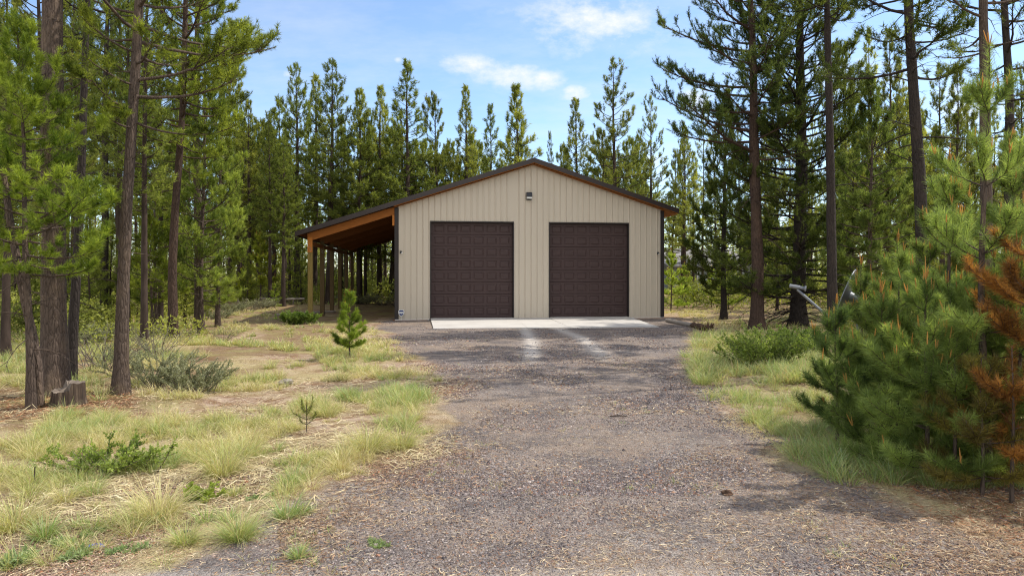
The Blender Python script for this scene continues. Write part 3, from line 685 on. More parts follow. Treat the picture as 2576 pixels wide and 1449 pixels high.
def sapling(seed, H, spreadr=.42, *a, can=.8, **k): return _sapling(seed, H, spreadr, *a, can=can, **k)
def _sapling(seed, H, spreadr=.42, internode=.34, dens=420, nl=.065, nw=.0038, c0=(.028, .055, .016), c1=(.10, .16, .04), candles=True, r0=None, cb=.08, side=1.6, leafmat='needle', skip=0, c_can=(.44, .27, .09), lean=(0, 0), maxL=1.2, bark='bark', keep=1.0, can=1.0):
    rng = np.random.default_rng(seed); T = MB(); C = MB()
    r0 = r0 or .007 + .009 * H
    n = 12; z = np.linspace(-.1, H, n); q = np.clip(z / H, 0, 1); ph = rng.uniform(0, 6.28, 2)
    P = np.stack([lean[0] * q + .02 * H * .3 * (np.sin(q * 6 + ph[0]) - math.sin(ph[0])), lean[1] * q + .006 * H * np.sin(q * 6 + ph[1]) - .006 * H * math.sin(ph[1]), z], 1)
    T.tube(P, np.maximum(.005, r0 * (1 - q * .86)), 8, 0)
    ax = lambda zz: np.array([np.interp(zz, z, P[:, 0]), np.interp(zz, z, P[:, 1]), zz])
    SA, SB, ST, CA, CB = [], [], [], [], []
    lead = [ax(v) for v in np.linspace(max(.2, H - 1.9 * internode), H, 5)]
    for a, c in zip(lead[:-1], lead[1:]): SA.append(a); SB.append(c); ST.append(.65)
    for k in range(rng.integers(3, 6)):
        a = ax(H) + rng.normal(0, .006, 3); CA.append(a); CB.append(a + np.array([rng.normal(0, .018), rng.normal(0, .018), rng.uniform(.10, .20) * (1.4 if k == 0 else .8) * can]))
    zz = H - internode * .9
    while zz > cb * H + .05:
        nb = rng.integers(4, 7); a0 = rng.uniform(0, 6.28)
        for k in range(nb):
            if rng.random() > keep: continue
            az = a0 + k * 6.283 / nb + rng.normal(0, .2); L = min(maxL, (H - zz) * spreadr * rng.uniform(.8, 1.25) + .05) * (1 if zz > .25 * H else .85)
            e0 = .75 - .75 * min(1, (H - zz) / (H * .9)) + rng.normal(0, .1); br = curve(ax(zz + rng.uniform(-.04, .04)), az, e0, min(1.3, e0 + .45), L, 5, rng, .07)
            T.tube(br, np.linspace(.0035 + .006 * L, .003, 6), 5, 0, False)
            tb = np.clip(rng.normal(.5, .2), 0, 1)
            st = 0 if L < .5 else 1
            for j in range(st, 5): SA.append(br[j]); SB.append(br[j + 1]); ST.append(tb)
            tips = [br]
            for w in range(int(side * (2 + L * 7))):
                s = rng.uniform(.3, .97) * 5; a = int(min(4, s)); pb = br[a] + (br[a + 1] - br[a]) * (s - a); db = br[a + 1] - br[a]
                azb = math.atan2(db[1], db[0]); eb = math.atan2(db[2], math.hypot(db[0], db[1])); l2 = (.34 * L * (1.1 - s / 5) + .08) * rng.uniform(.7, 1.2)
                s2 = curve(pb, azb + rng.choice([-1, 1]) * rng.uniform(.5, 1.0), eb + rng.normal(.1, .2), min(1.3, eb + .5), l2, 3, rng, .08)
                T.tube(s2, np.linspace(.004, .0025, 4), 3, 0, False)
                for j in range(3): SA.append(s2[j]); SB.append(s2[j + 1]); ST.append(np.clip(tb + rng.normal(0, .15), 0, 1))
                tips.append(s2)
            if candles:
                for tp in tips:
                    if rng.random() < (.24 if zz > .45 * H else .05):
                        for w in range(rng.integers(1, 3)):
                            p0 = tp[-1] + rng.normal(0, .006, 3); CA.append(p0); d = unit(tp[-1] - tp[-2]) * .5 + np.array([rng.normal(0, .15), rng.normal(0, .15), 1.0]); CB.append(p0 + unit(d) * rng.uniform(.06, .17) * can)
        zz -= internode * rng.uniform(.85, 1.1)
    needles(C, rng, SA, SB, dens, nl, nw, (.45, 1.15), c0, c1, 0, np.array(ST))
    if candles:
        for a, c in zip(CA, CB): C.tube([a, (np.array(a) + c) / 2, c], [.006 * can, .0075 * can, .003 * can], 4, 0, False, None, np.array(c_can) * rng.uniform(.7, 1.2))
    return T.mesh('trunk', M[bark]), C.mesh('crown', M[leafmat])

def shrub(seed, w, h, nst=40, leaf=.03, lw=.02, per=40, c0=(.05, .11, .015), c1=(.16, .27, .04), mat='leaf', twig='twig', elong=1.0, bare=.35, lean=.0, thick=.006, start=.3):
    rng = np.random.default_rng(seed); S = MB(); Lm = MB(); PP, DD, TT = [], [], []
    for i in range(nst):
        az = rng.uniform(0, 6.28); rad = math.sqrt(rng.random()); e = 1.45 - rad * rng.uniform(.7, 1.0)
        L = h * rng.uniform(.7, 1.12) * (1 - .3 * rad) / max(.62, math.sin(e)); L = min(L, max(w * .6, h))
        p = np.array([math.cos(az) * w * .10 * elong + rng.normal(0, w * .10) * elong, math.sin(az) * w * .08, -.03])
        st = curve(p, az, e, e - rng.uniform(-.1, .4), L, 5, rng, .14); st[:, 0] = p[0] + (st[:, 0] - p[0]) * elong; st[:, 0] += lean * st[:, 2]
        S.tube(st, np.linspace(thick, thick * .3, 6), 4, 0, False); tone = np.clip(rng.normal(.5, .22), 0, 1)
        fam = [st]
        for k in range(5):
            j = rng.integers(1, 5); d = st[j + 1] - st[j]; a2 = math.atan2(d[1], d[0]) + rng.normal(0, 1.0)
            s2 = curve(st[j], a2, rng.uniform(.2, 1.2), rng.uniform(.2, 1.3), L * rng.uniform(.18, .38), 3, rng, .15); S.tube(s2, np.linspace(thick * .45, .0012, 4), 3, 0, False); fam.append(s2)
        for f in fam:
            m = max(3, int(per * (len(f) / 6))); t = rng.uniform(start if f is st else 0, 1, m) * (len(f) - 1); a = np.minimum(t.astype(int), len(f) - 2)
            PP.append(f[a] + (f[a + 1] - f[a]) * (t - a)[:, None]); DD.append(unit(f[a + 1] - f[a])); TT.append(np.full(m, tone))
    P = np.concatenate(PP); D = np.concatenate(DD); t = np.concatenate(TT); keep = rng.random(len(P)) > bare * .3
    P, D, t = P[keep], D[keep], t[keep]; N = len(P)
    n = unit(D * .5 + rng.normal(size=(N, 3)) + np.array([0, 0, .35])); s = unit(np.cross(n, rng.normal(size=(N, 3)))); l = leaf * rng.uniform(.6, 1.25, N)[:, None]; wd = lw * rng.uniform(.7, 1.2, N)[:, None]
    V = np.stack([P, P + n * l * .5 + s * wd / 2, P + n * l, P + n * l * .5 - s * wd / 2], 1).reshape(-1, 3)
    k = np.clip(t + rng.normal(0, .2, N), 0, 1)[:, None]; Cc = np.array(c0) * (1 - k) + np.array(c1) * k
    Lm.add(V, np.arange(4 * N).reshape(-1, 4), 0, np.repeat(Cc, 4, 0))
    return S.mesh('stems', M[twig]), Lm.mesh('foliage', M[mat])
def plant_shrub(name, label, loc, meshes, rz=0, cat='shrub', group=None):
    t = thing(name, label, cat, (loc[0], loc[1], gz1(loc[0], loc[1])), rz, group); link('stems', meshes[0], t); link('foliage', meshes[1], t); return t

def blades(b, rng, P, L, W, az, tilt, droop, C0, C1):
    """curved grass blades: three quads and a point each"""
    N = len(P); h = np.stack([np.cos(az), np.sin(az), np.zeros(N)], 1); side = np.stack([-np.sin(az), np.cos(az), np.zeros(N)], 1)
    rot = rng.uniform(-1.2, 1.2, N); side = side * np.cos(rot)[:, None] + h * np.sin(rot)[:, None]
    up = np.array([0, 0, 1.]); pts = [P]; e = tilt.copy()
    for f in (.4, .33, .27):
        d = h * np.cos(e)[:, None] + up * np.sin(e)[:, None]; pts.append(pts[-1] + d * (L * f)[:, None]); e = e - droop
    ws = [1, .85, .55]
    V = []
    for k in range(3): V += [pts[k] - side * (W * ws[k] / 2)[:, None], pts[k] + side * (W * ws[k] / 2)[:, None]]
    V.append(pts[3]); V = np.stack(V, 1)
    V[:, 1:, 2] = np.maximum(V[:, 1:, 2], (P[:, 2] + .004)[:, None])
    i = np.arange(N)[:, None] * 7
    q = np.concatenate([i + np.array([0, 1, 3, 2]), i + np.array([2, 3, 5, 4])]); t = i + np.array([4, 5, 6])
    w = np.array([0, 0, .4, .4, .8, .8, 1.])[None, :, None]; C = C0[:, None, :] * (1 - w) + C1[:, None, :] * w
    base = b.n; b.add(V.reshape(-1, 3), q, 0, C.reshape(-1, 3)); b.f.append((t + base, 0, False))

STRAW = np.array([.66, .57, .35]); YG = np.array([.45, .45, .18]); GR = np.array([.22, .33, .085]); BG_ = np.array([.31, .40, .21]); OLD = np.array([.42, .32, .19])
def tussocks(b, rng, XY, size, nb, W, greenness, spread=.5, zofs=-.01, tall=1.0):
    """many bunches of grass at once; greenness 0 straw .. 1 green"""
    n = len(XY); z = gz(XY[:, 0], XY[:, 1]); idx = np.repeat(np.arange(n), nb); N = len(idx)
    az = rng.uniform(0, 6.283, N); r = np.sqrt(rng.random(N)) * (size[idx] * .22)
    P = np.stack([XY[idx, 0] + np.cos(az) * r, XY[idx, 1] + np.sin(az) * r, z[idx] + zofs], 1)
    wind = rng.uniform(0, 6.283, n); az2 = az + rng.normal(0, .5, N); 
    g = np.clip(greenness[idx] + rng.normal(0, .22, N), 0, 1)
    L = size[idx] * rng.uniform(.5, 1.15, N) * tall
    tilt = np.clip(1.5 - rng.random(N) ** .8 * (1.25 - .45 * g) - r / (size[idx] + .01) * .6, .08, 1.5); droop = rng.uniform(.1, .75, N) * (1.2 - .6 * g)
    G = np.where(rng.random(N)[:, None] < .5, GR, BG_)
    k = g[:, None]; C = np.where(k < .5, STRAW * (1 - 2 * k) + YG * 2 * k, YG * (2 - 2 * k) + G * (2 * k - 1)); C = C * rng.uniform(.75, 1.2, N)[:, None]
    old = rng.random(N) < .12; C[old] = OLD * rng.uniform(.7, 1.2, old.sum())[:, None]
    blades(b, rng, P, L, W[idx] * rng.uniform(.7, 1.2, N), az2, tilt, droop, C * .85, np.minimum(C * 1.12, .7))

# ------------------------------------------------------------------ trees: the big ones at the left
DK0, DK1 = (.035, .055, .013), (.16, .195, .045)
BR0, BR1 = (.045, .075, .012), (.33, .38, .06)
def loc(x, y): return gpt(x, y)
LT = (-6.52, 9.75)
plant_tree('pine_tree', 'thickest dark bare pine trunk of the left foreground, standing right behind the stump', LT,
           pine(11, 19, .175, 6.6, 2.2, 46, dead=26, deadL=.9, dens=60, lean=(-.25, .1), sides=14, bark='bark', curvy=.02))
plant_tree('pine_tree', 'slim dark pine trunk touching the right side of the thickest trunk at left', loc(152, 990),
           pine(12, 15, .085, 6.5, 1.3, 36, dead=10, deadL=.5, lean=(-.3, .2), bark='barkdark', curvy=.02))
plant_tree('pine_tree', 'straight thin nearly black pine trunk just right of the stump', loc(178, 963),
           pine(13, 13, .078, 5.2, 1.4, 50, dead=16, deadL=.7, lean=(.35, .1), bark='barkdark', c0=DK0, c1=DK1))
plant_tree('pine_tree', 'tall pine with scaly grey trunk at left, bright boughs above the sagebrush', loc(304, 993),
           pine(14, 13, .098, 3.9, 1.9, 88, dead=14, deadL=.7, lean=(.35, .2), sides=14, c0=BR0, c1=BR1, bias=(-.1, .45), sec=8, ter=5, dens=230, nl=.085, nw=.0095, tuft=.13, curvy=.03, e_lo=-.1, sec_rad=.5))
plant_tree('pine_tree', 'young forked pine with bright needles leaning at the left edge of the photo', loc(80, 1033),
           pine(15, 4.9, .055, 1.75, 1.15, 62, dead=22, deadL=.6, lean=(-.28, .1), sides=10, c0=(.07, .12, .016), c1=(.36, .44, .07), sec=8, ter=4, dens=420, nl=.09, nw=.0075, tuft=.13, curvy=.02, bias=(-.3, .4), e_lo=-.35))
b = MB(); x0, y0 = loc(80, 1033); lean_pts = [(x0 + a, y0 + .12, c) for a, c in ((0.02, .05), (-.01, .55), (-.06, .9), (-.16, 1.35), (-.27, 1.9), (-.36, 2.4), (-.47, 3.2))]
b.tube(lean_pts, [.06, .058, .055, .053, .05, .045, .03], 10)
rng = np.random.default_rng(3)
tr = thing('pine_tree', 'leaning bare grey pine stem at far left crossing behind the forked pine', 'pine tree', (0, 0, 0)); link('trunk', b.mesh('trunk', M['bark']), tr)
C_ = MB(); A_ = []; B_ = []
for k in range(150):
    p = np.array(lean_pts[-1]) + rng.normal(0, .38, 3) + np.array([-.1, 0, .5]); d = rng.normal(size=3); d[2] = abs(d[2]) + .4; A_.append(p); B_.append(p + unit(d) * .16)
needles(C_, rng, A_, B_, 420, .09, .0075, (.35, 1.2), (.07, .12, .016), (.36, .44, .07)); link('crown', C_.mesh('crown', M['needle']), tr)
plant_tree('pine_tree', 'pine with crooked rusty trunk left of the feathery young pine, bright boughs on its right', loc(436, 858),
           pine(16, 15, .125, 4.6, 2.1, 96, dead=12, deadL=1.2, lean=(.5, .3), sides=12, bark='barkred', c0=BR0, c1=BR1, sec=7, ter=5, dens=170, nl=.10, nw=.0115, tuft=.16, curvy=.09, bias=(0, .25), sec_rad=.5))
plant_tree('pine_tree', 'feathery light green young pine at the inner edge of the left wood', loc(505, 840),
           pine(17, 9.5, .075, 1.0, 1.75, 110, dead=10, deadL=.8, lean=(.1, .0), c0=(.08, .12, .022), c1=(.34, .41, .09), sec=7, ter=4, dens=170, nl=.11, nw=.012, tuft=.17, e_lo=-.05, e_hi=.9, bias=(0, .15)))
plant_tree('pine_tree', 'dark thin pine with a lit right edge between the black trunk and the scaly one', loc(262, 838),
           pine(18, 15, .125, 5.5, 1.6, 60, dead=14, bark='barkdark', lean=(.2, .1), c0=DK0, c1=DK1))
plant_tree('pine_tree', 'tall leafy pine rising over the inner edge of the left wood against the sky', (at(500, 21), 21),
           pine(19, 16, .14, 5.6, 2.0, 100, dead=10, c0=BR0, c1=BR1, sec=7, ter=4, dens=150, nl=.11, nw=.013, tuft=.18, bias=(0, .15), sec_rad=.5))
plant_tree('pine_tree', 'small bright pine bush with low boughs between the scaly trunk and the crooked one', loc(385, 850),
           pine(20, 3.1, .05, .9, 1.1, 40, dead=5, c0=(.08, .12, .018), c1=(.34, .40, .06), sec=8, ter=4, dens=200, nl=.10, nw=.0105, tuft=.15))

plant_tree('pine_tree', 'second feathery light pine right behind the feathery one of the left wood', (at(548, 23), 23),
           pine(21, 8.5, .08, .7, 1.5, 100, dead=8, deadL=.8, c0=(.08, .115, .022), c1=(.32, .38, .085), sec=7, ter=4, dens=120, nl=.12, nw=.014, tuft=.19, e_lo=-.05, e_hi=.9))
plant_tree('pine_tree', 'bright bushy pine between the crooked rusty trunk and the scaly one', (at(395, 19.5), 19.5),
           pine(22, 4.2, .06, .8, 1.2, 60, dead=8, deadL=.8, c0=(.07, .105, .018), c1=(.32, .38, .065), sec=7, ter=4, dens=130, nl=.11, nw=.0125, tuft=.18))
# ---- right side
plant_tree('pine_tree', 'tall pine with reddish brown trunk to the right of the garage, ragged boughs reaching left', loc(1904, 829),
           pine(31, 16.5, .21, 5.4, 2.7, 84, dead=34, deadL=1.9, lean=(-.35, .2), sides=14, bark='barkred', c0=DK0, c1=(.13, .17, .05), sec=6, ter=5, dens=150, nl=.11, nw=.014, tuft=.2, curvy=.07, bias=(3.2, .3), prof=lambda t: (1 - t) ** .5 * .95, e_lo=.0, e_hi=.7, curl=.35, deadcurl=-.9, sec_rad=.25))
plant_tree('pine_tree', 'broad dark pine with many dead limbs standing behind the satellite dish', loc(2008, 822),
           pine(32, 17, .25, 1.0, 3.4, 185, dead=60, deadL=2.2, lean=(.25, .1), sides=14, bark='barkdark', c0=DK0, c1=(.15, .19, .045), sec=6, ter=4, dens=130, nl=.13, nw=.016, tuft=.2, curvy=.05, e_lo=-.12, e_hi=.7, prof=lambda t: (.9 if t < .1 else 1) * (1 - t) ** .6, bias=(3.3, .1)))
plant_tree('pine_tree', 'straight slim grey pine trunk directly behind the satellite dish', (at(2097, 17.5), 17.5),
           pine(33, 16, .14, 8.4, 2.5, 80, sec=6, ter=4, dens=90, nl=.14, nw=.02, tuft=.22, dead=22, deadL=1.5, lean=(-.2, .1), bark='barkdark', curvy=.02, c0=DK0, c1=DK1))
plant_tree('pine_tree', 'dark bent pine trunk rising behind the saplings at right, thin limbs against the sky', (at(2322, 14), 14),
           pine(34, 15, .155, 5.9, 2.5, 64, sec=6, ter=4, dens=90, nl=.13, nw=.017, tuft=.22, dead=26, deadL=1.7, lean=(-.75, .2), bark='barkdark', curvy=.06, c0=DK0, c1=DK1, prof=lambda t: .75 - .4 * t, sec_rad=.3))
plant_tree('pine_tree', 'thick pine trunk at right directly behind the tallest sapling shoot', (at(2492, 12.2), 12.2),
           pine(35, 14, .125, 5.4, 1.7, 34, dead=16, deadL=1.0, lean=(-.05, .1), bark='bark', curvy=.03, c0=DK0, c1=DK1))
plant_tree('pine_tree', 'dark pine trunk at the right edge of the photo with knotted bends', (at(2556, 16), 16),
           pine(36, 15, .14, 5.0, 2.2, 50, dead=20, deadL=1.3, lean=(.3, .1), bark='barkdark', curvy=.13, c0=DK0, c1=DK1))
plant_tree('pine_tree', 'soft bright green pine with long needles behind the grey trunk and the dish', (at(2185, 20), 20),
           pine(37, 7.4, .09, 1.0, 2.0, 80, dead=10, c0=(.06, .095, .022), c1=(.24, .30, .085), sec=6, ter=5, dens=150, nl=.14, nw=.014, tuft=.2, spread=(.3, 1.0)))
plant_tree('pine_tree', 'dense dark bushy pine between the garage and the reddish trunk, its top against the sky', (at(1822, 27), 27),
           pine(38, 8.9, .13, .9, 1.9, 110, dead=14, c0=DK0, c1=(.14, .175, .04), sec=6, ter=4, dens=130, nl=.14, nw=.018, tuft=.22, bark='barkdark', lean=(.1, 0)))
plant_tree('pine_tree', 'airy olive pine rising between the bent trunk and the thick trunk at right', (at(2405, 25), 25),
           pine(39, 9.2, .11, 1.2, 1.9, 74, dead=14, c0=(.07, .09, .022), c1=(.24, .26, .07), sec=5, ter=4, dens=110, nl=.14, nw=.018, tuft=.22))
plant_tree('pine_tree', 'airy olive pine rising between the grey trunk and the bent trunk at right', (at(2235, 28), 28),
           pine(40, 11.5, .12, 2.2, 1.7, 80, dead=14, c0=(.07, .09, .022), c1=(.24, .26, .07), sec=5, ter=4, dens=110, nl=.14, nw=.018, tuft=.22))

# ------------------------------------------------------------------ lodgepole pines of the wood behind (a few shapes, copied)
VD = dict(dens=66, nl=.15, nw=.025, bark='barkfar', sides=7)
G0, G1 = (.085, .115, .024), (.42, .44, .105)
protos = {
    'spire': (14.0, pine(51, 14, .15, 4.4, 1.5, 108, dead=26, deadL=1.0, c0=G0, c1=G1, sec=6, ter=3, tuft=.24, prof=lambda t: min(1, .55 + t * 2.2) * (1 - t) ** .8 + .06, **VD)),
    'sparse': (15.0, pine(52, 15, .15, 4.8, 2.0, 78, dead=22, deadL=1.2, c0=G0, c1=(.24, .26, .065), sec=5, ter=3, tuft=.26, sec_rad=.45, prof=lambda t: min(1, .5 + t * 2) * (1 - t) ** .6 + .06, **VD)),
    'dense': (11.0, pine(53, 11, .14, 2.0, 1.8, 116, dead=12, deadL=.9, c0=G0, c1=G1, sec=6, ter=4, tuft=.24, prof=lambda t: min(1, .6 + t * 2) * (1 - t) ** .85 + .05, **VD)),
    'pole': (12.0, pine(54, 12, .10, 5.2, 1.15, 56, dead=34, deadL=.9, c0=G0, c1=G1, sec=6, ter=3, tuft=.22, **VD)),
    'tall': (16.0, pine(55, 16, .19, 5.6, 2.0, 100, dead=30, deadL=1.2, c0=G0, c1=(.22, .26, .06), sec=6, ter=3, tuft=.26, prof=lambda t: min(1, .5 + t * 2) * (1 - t) ** .6 + .05, **VD)),
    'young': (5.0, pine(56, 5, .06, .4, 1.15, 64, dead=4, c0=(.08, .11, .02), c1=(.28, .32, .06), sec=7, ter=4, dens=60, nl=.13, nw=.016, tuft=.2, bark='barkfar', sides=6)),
    'spire_thin': (13.0, pine(57, 13, .12, 4.0, 1.25, 92, dead=24, deadL=.8, c0=G0, c1=(.24, .28, .07), sec=6, ter=3, tuft=.22, prof=lambda t: min(1, .5 + t * 2.4) * (1 - t) ** .75 + .07, **VD)),
    'dense_b': (12.0, pine(58, 12, .14, 2.6, 1.9, 108, dead=16, deadL=1.0, c0=G0, c1=(.28, .31, .075), sec=6, ter=4, tuft=.25, prof=lambda t: min(1, .5 + t * 2) * (1 - t) ** .7 + .05, **VD)),
}
protos['ragged'] = (13.0, pine(59, 13, .16, 3.6, 1.9, 82, dead=26, deadL=1.3, c0=G0, c1=(.26, .27, .065), sec=6, ter=4, tuft=.27, bias=(1.0, .45), curvy=.09, lean=(.35, .1), sec_rad=.4, prof=lambda t: (.75 + .35 * math.sin(t * 17)) * (1 - t) ** .45 + .06, **VD))
protos['round'] = (10.0, pine(60, 10, .15, 2.2, 2.2, 96, dead=14, deadL=1.0, c0=G0, c1=(.28, .31, .075), sec=6, ter=4, tuft=.28, curvy=.06, e_lo=0, prof=lambda t: min(1, .55 + t * 1.5) * (1 - t ** 3) ** .8 * .9 + .05, **VD))
roots = {}
def put(kind, label, X, Y, H, rz, group=None, name='pine_tree', wide=1.0):
    h0, ms = protos[kind]; s = H / h0; wide *= 1.34 if group is None else .98
    if kind not in roots:
        roots[kind] = plant_tree(name, label, (X, Y), ms, rz, group); o = roots[kind]; o.scale = (s * wide, s * wide, s); return o
    o = copy_thing(roots[kind], (X, Y, gz1(X, Y)), rz, (s * wide, s * wide, s), label, group)
    o.rotation_euler = (tilt.gauss(0, .014), tilt.gauss(0, .014), rz); return o
rnd = random.Random(8); tilt = random.Random(3)
# the trees that stand against the sky: x, y of the tip, distance, shape, width, label
SKYLINE = [
    (600, 335, 44, 'ragged', 1.0, 'short dark pine at the seam between the left wood and the trees behind the garage'),
    (627, 259, 43, 'spire', .95, 'slim pine with a pointed top just right of the left wood'),
    (656, 318, 47, 'round', .85, 'olive pine half hidden right of the first pointed pine beyond the left wood'),
    (688, 281, 41, 'spire_thin', 1.1, 'dark ragged pine left of the three tallest behind the lean-to'),
    (744, 172, 42, 'tall', .9, 'leftmost of the three tallest pines above the end of the lean-to'),
    (790, 194, 45, 'spire', 1.05, 'middle one of the three tallest pines above the end of the lean-to'),
    (826, 160, 40, 'tall', 1.0, 'rightmost and tallest of the three pines above the end of the lean-to'),
    (904, 237, 40, 'dense_b', .95, 'full pine above the middle of the lean-to roof, left one of a pair'),
    (954, 225, 42, 'spire', 1.0, 'full pine above the upper lean-to roof, right one of a pair'),
    (985, 335, 44, 'round', .95, 'lower rounded pine just left of the lone spire over the left roof slope'),
    (1033, 163, 41, 'spire_thin', 1.25, 'lone tall thin spire above the left roof slope with a bare lower trunk'),
    (1111, 247, 43, 'ragged', .75, 'open pine between the lone spire and the garage ridge, first to its right'),
    (1170, 225, 45, 'spire', .95, 'pointed pine left of the ridge, second to the right of the lone spire'),
    (1232, 270, 47, 'spire_thin', .9, 'thin small topped pine just left of the dense pine by the ridge'),
    (1300, 225, 41, 'dense', 1.0, 'dense conical pine directly behind the garage ridge'),
    (1391, 340, 52, 'spire_thin', .5, 'wispy little pine top right of the garage ridge'),
    (1453, 253, 42, 'spire', 1.05, 'full narrow pine above the right roof slope near the ridge'),
    (1520, 335, 46, 'ragged', .8, 'low pine in front of the tallest open pine over the right roof slope'),
    (1547, 160, 40, 'sparse', 1.05, 'tallest open crowned pine above the right roof slope with a reddish trunk'),
    (1642, 250, 42, 'sparse', .8, 'thin open pine above the right eave'),
    (1722, 322, 41, 'spire', 1.0, 'dark slender pine just right of the right eave'),
    (1745, 385, 46, 'pole', 1.0, 'thin pole pine just beyond the right eave'),
    (1600, 420, 50, 'dense', .9, 'low bushy pine peeping over the right roof slope'),
    (1075, 365, 50, 'round', .9, 'low bushy pine in the gap right of the lone spire'),
    (1200, 345, 50, 'dense', .9, 'low bushy pine behind the pointed pine left of the ridge'),
    (860, 300, 47, 'spire', .9, 'shorter pine filling the gap right of the tallest three'),
    (720, 255, 48, 'spire_thin', 1.1, 'thin pine behind the leftmost of the tallest three'),
    (2128, 130, 33, 'sparse', .8, 'open pine crown between the broad dark pine and the grey trunk'),
    (2370, 175, 36, 'sparse', .9, 'tall open pine seen between the bent trunk and the thick trunk at right'),
    (2440, 250, 38, 'sparse', .8, 'thin open pine just left of the thick trunk at right'),
    (2265, 265, 40, 'round', .9, 'olive pine crown just left of the bent trunk'),
    (2530, 330, 34, 'dense', .9, 'dark pine crown between the thick trunk and the right edge'),
    (2145, 400, 26, 'round', .8, 'bushy bright pine low behind the straight grey trunk and the dish'),
    (2275, 430, 24, 'dense', .9, 'bushy bright pine low to the left of the bent trunk'),
    (2455, 420, 22, 'round', .8, 'bushy bright pine low between the bent trunk and the thick trunk at right'),
    (1955, 560, 33, 'dense_b', 1.2, 'low bushy pine between the reddish trunk and the broad dark pine'),
    (1955, 330, 40, 'spire', 1.0, 'pine crown seen between the reddish trunk and the broad dark pine'),
]
for k, (x, y, Y, kind, w, lab) in enumerate(SKYLINE):
    put(kind, lab, at(x, Y), Y, zat(y, Y), rnd.uniform(0, 6.28), None, 'pine_tree', w)
# the crowd of the wood: nothing tells these apart
ng = np.random.default_rng(77); placed = [(at(x, Y), Y) for (x, y, Y, *_r) in SKYLINE]
def ok(X, Y, d):
    if in_garage(X, Y, 1.2): return False
    if Y < 42 and 1650 < X / Y * F + CXP < 1880: return False      # open strip to the right of the garage
    return all((X - a) ** 2 + (Y - c) ** 2 > d * d for a, c in placed)
def crowd(n, xr, Yr, htop, kinds, label, group, dmin, wide=(.85, 1.15), trunk_gap=None):
    c = 0; tries = 0
    while c < n and tries < 6000:
        tries += 1; Y = ng.uniform(*Yr); x = ng.uniform(*xr); X = at(x, Y)
        if not ok(X, Y, dmin): continue
        if trunk_gap is not None and trunk_gap(x, Y): continue
        yt = ng.uniform(*htop); H = zat(yt, Y)
        kd = kinds[ng.integers(len(kinds))]; H = min(H, 19)
        put(kd, label, X, Y, H, ng.uniform(0, 6.28), group, 'pine_tree', ng.uniform(*wide) * (1 if H > 9 else 1.15)); placed.append((X, Y)); c += 1
crowd(13, (-120, 430), (14, 30), (-260, 60), ['tall', 'spire', 'pole', 'sparse', 'spire_thin'], 'dark slender pine trunk in the crowd of the left wood', 'pines crowded in the left wood', 1.35)
crowd(15, (-60, 590), (30, 60), (-60, 240), ['tall', 'spire', 'ragged', 'dense_b', 'round', 'pole'], 'dark slender pine trunk in the crowd of the left wood', 'pines crowded in the left wood', 1.5)
crowd(26, (560, 1010), (36, 60), (270, 400), ['pole', 'pole', 'pole', 'spire_thin', 'tall'], 'thin pine trunk in the shade beyond the lean-to posts', 'pines crowded beyond the lean-to', 1.3)
crowd(14, (1000, 1660), (46, 70), (330, 450), ['round', 'dense', 'dense_b', 'ragged'], 'pine crown peeping over the garage roof line', 'pines half hidden behind the garage roof', 1.8)
crowd(30, (1665, 2640), (36, 66), (240, 440), ['pole', 'ragged', 'pole', 'spire_thin', 'sparse'], 'thin pine trunk in the wood to the right of the garage', 'pines crowded right of the garage', 1.6)
crowd(9, (2120, 2700), (22, 34), (60, 300), ['pole', 'sparse', 'spire_thin'], 'thin pine trunk in the wood to the right of the garage', 'pines crowded right of the garage', 1.6)

# far wood: one mass closing the view
rng = np.random.default_rng(4); b = MB(); nT = 520
fx = rng.uniform(-130, 130, nT); fy = rng.uniform(72, 125, nT); fh = rng.uniform(7.5, 12.5, nT) * (fy / 95)
xpix = fx / fy * F + CXP; fh = np.where(xpix < 560, fh * 1.45, fh)
for k in range(nT): b.tube([(fx[k], fy[k], -.2), (fx[k], fy[k], fh[k] * .9)], [.15, .05], 4, 1, False, None, (.08, .06, .05))
m = 460; idx = np.repeat(np.arange(nT), m); N = len(idx); t = rng.random(N); zz = fh[idx] * (.02 + .98 * t); a = rng.uniform(0, 6.28, N); r = np.sqrt(rng.random(N)) * (1 - t * .93) * 2.6
P = np.stack([fx[idx] + np.cos(a) * r, fy[idx] + np.sin(a) * r, zz], 1); n_ = unit(rng.normal(size=(N, 3)) + np.array([0, 0, .5])); s_ = unit(np.cross(n_, rng.normal(size=(N, 3)))) * .08
V = np.stack([P + s_, P - s_, P + n_ * rng.uniform(.3, .6, N)[:, None]], 1).reshape(-1, 3); k = rng.random(nT)[idx][:, None] * .6 + rng.random(N)[:, None] * .4
b.add(V, np.arange(3 * N).reshape(-1, 3), 0, np.repeat(np.array((.045, .07, .018)) * (1 - k) + np.array((.34, .37, .10)) * k, 3, 0))
b.build('far_forest', [M['needle'], M['barkfar']], None, 'stuff')

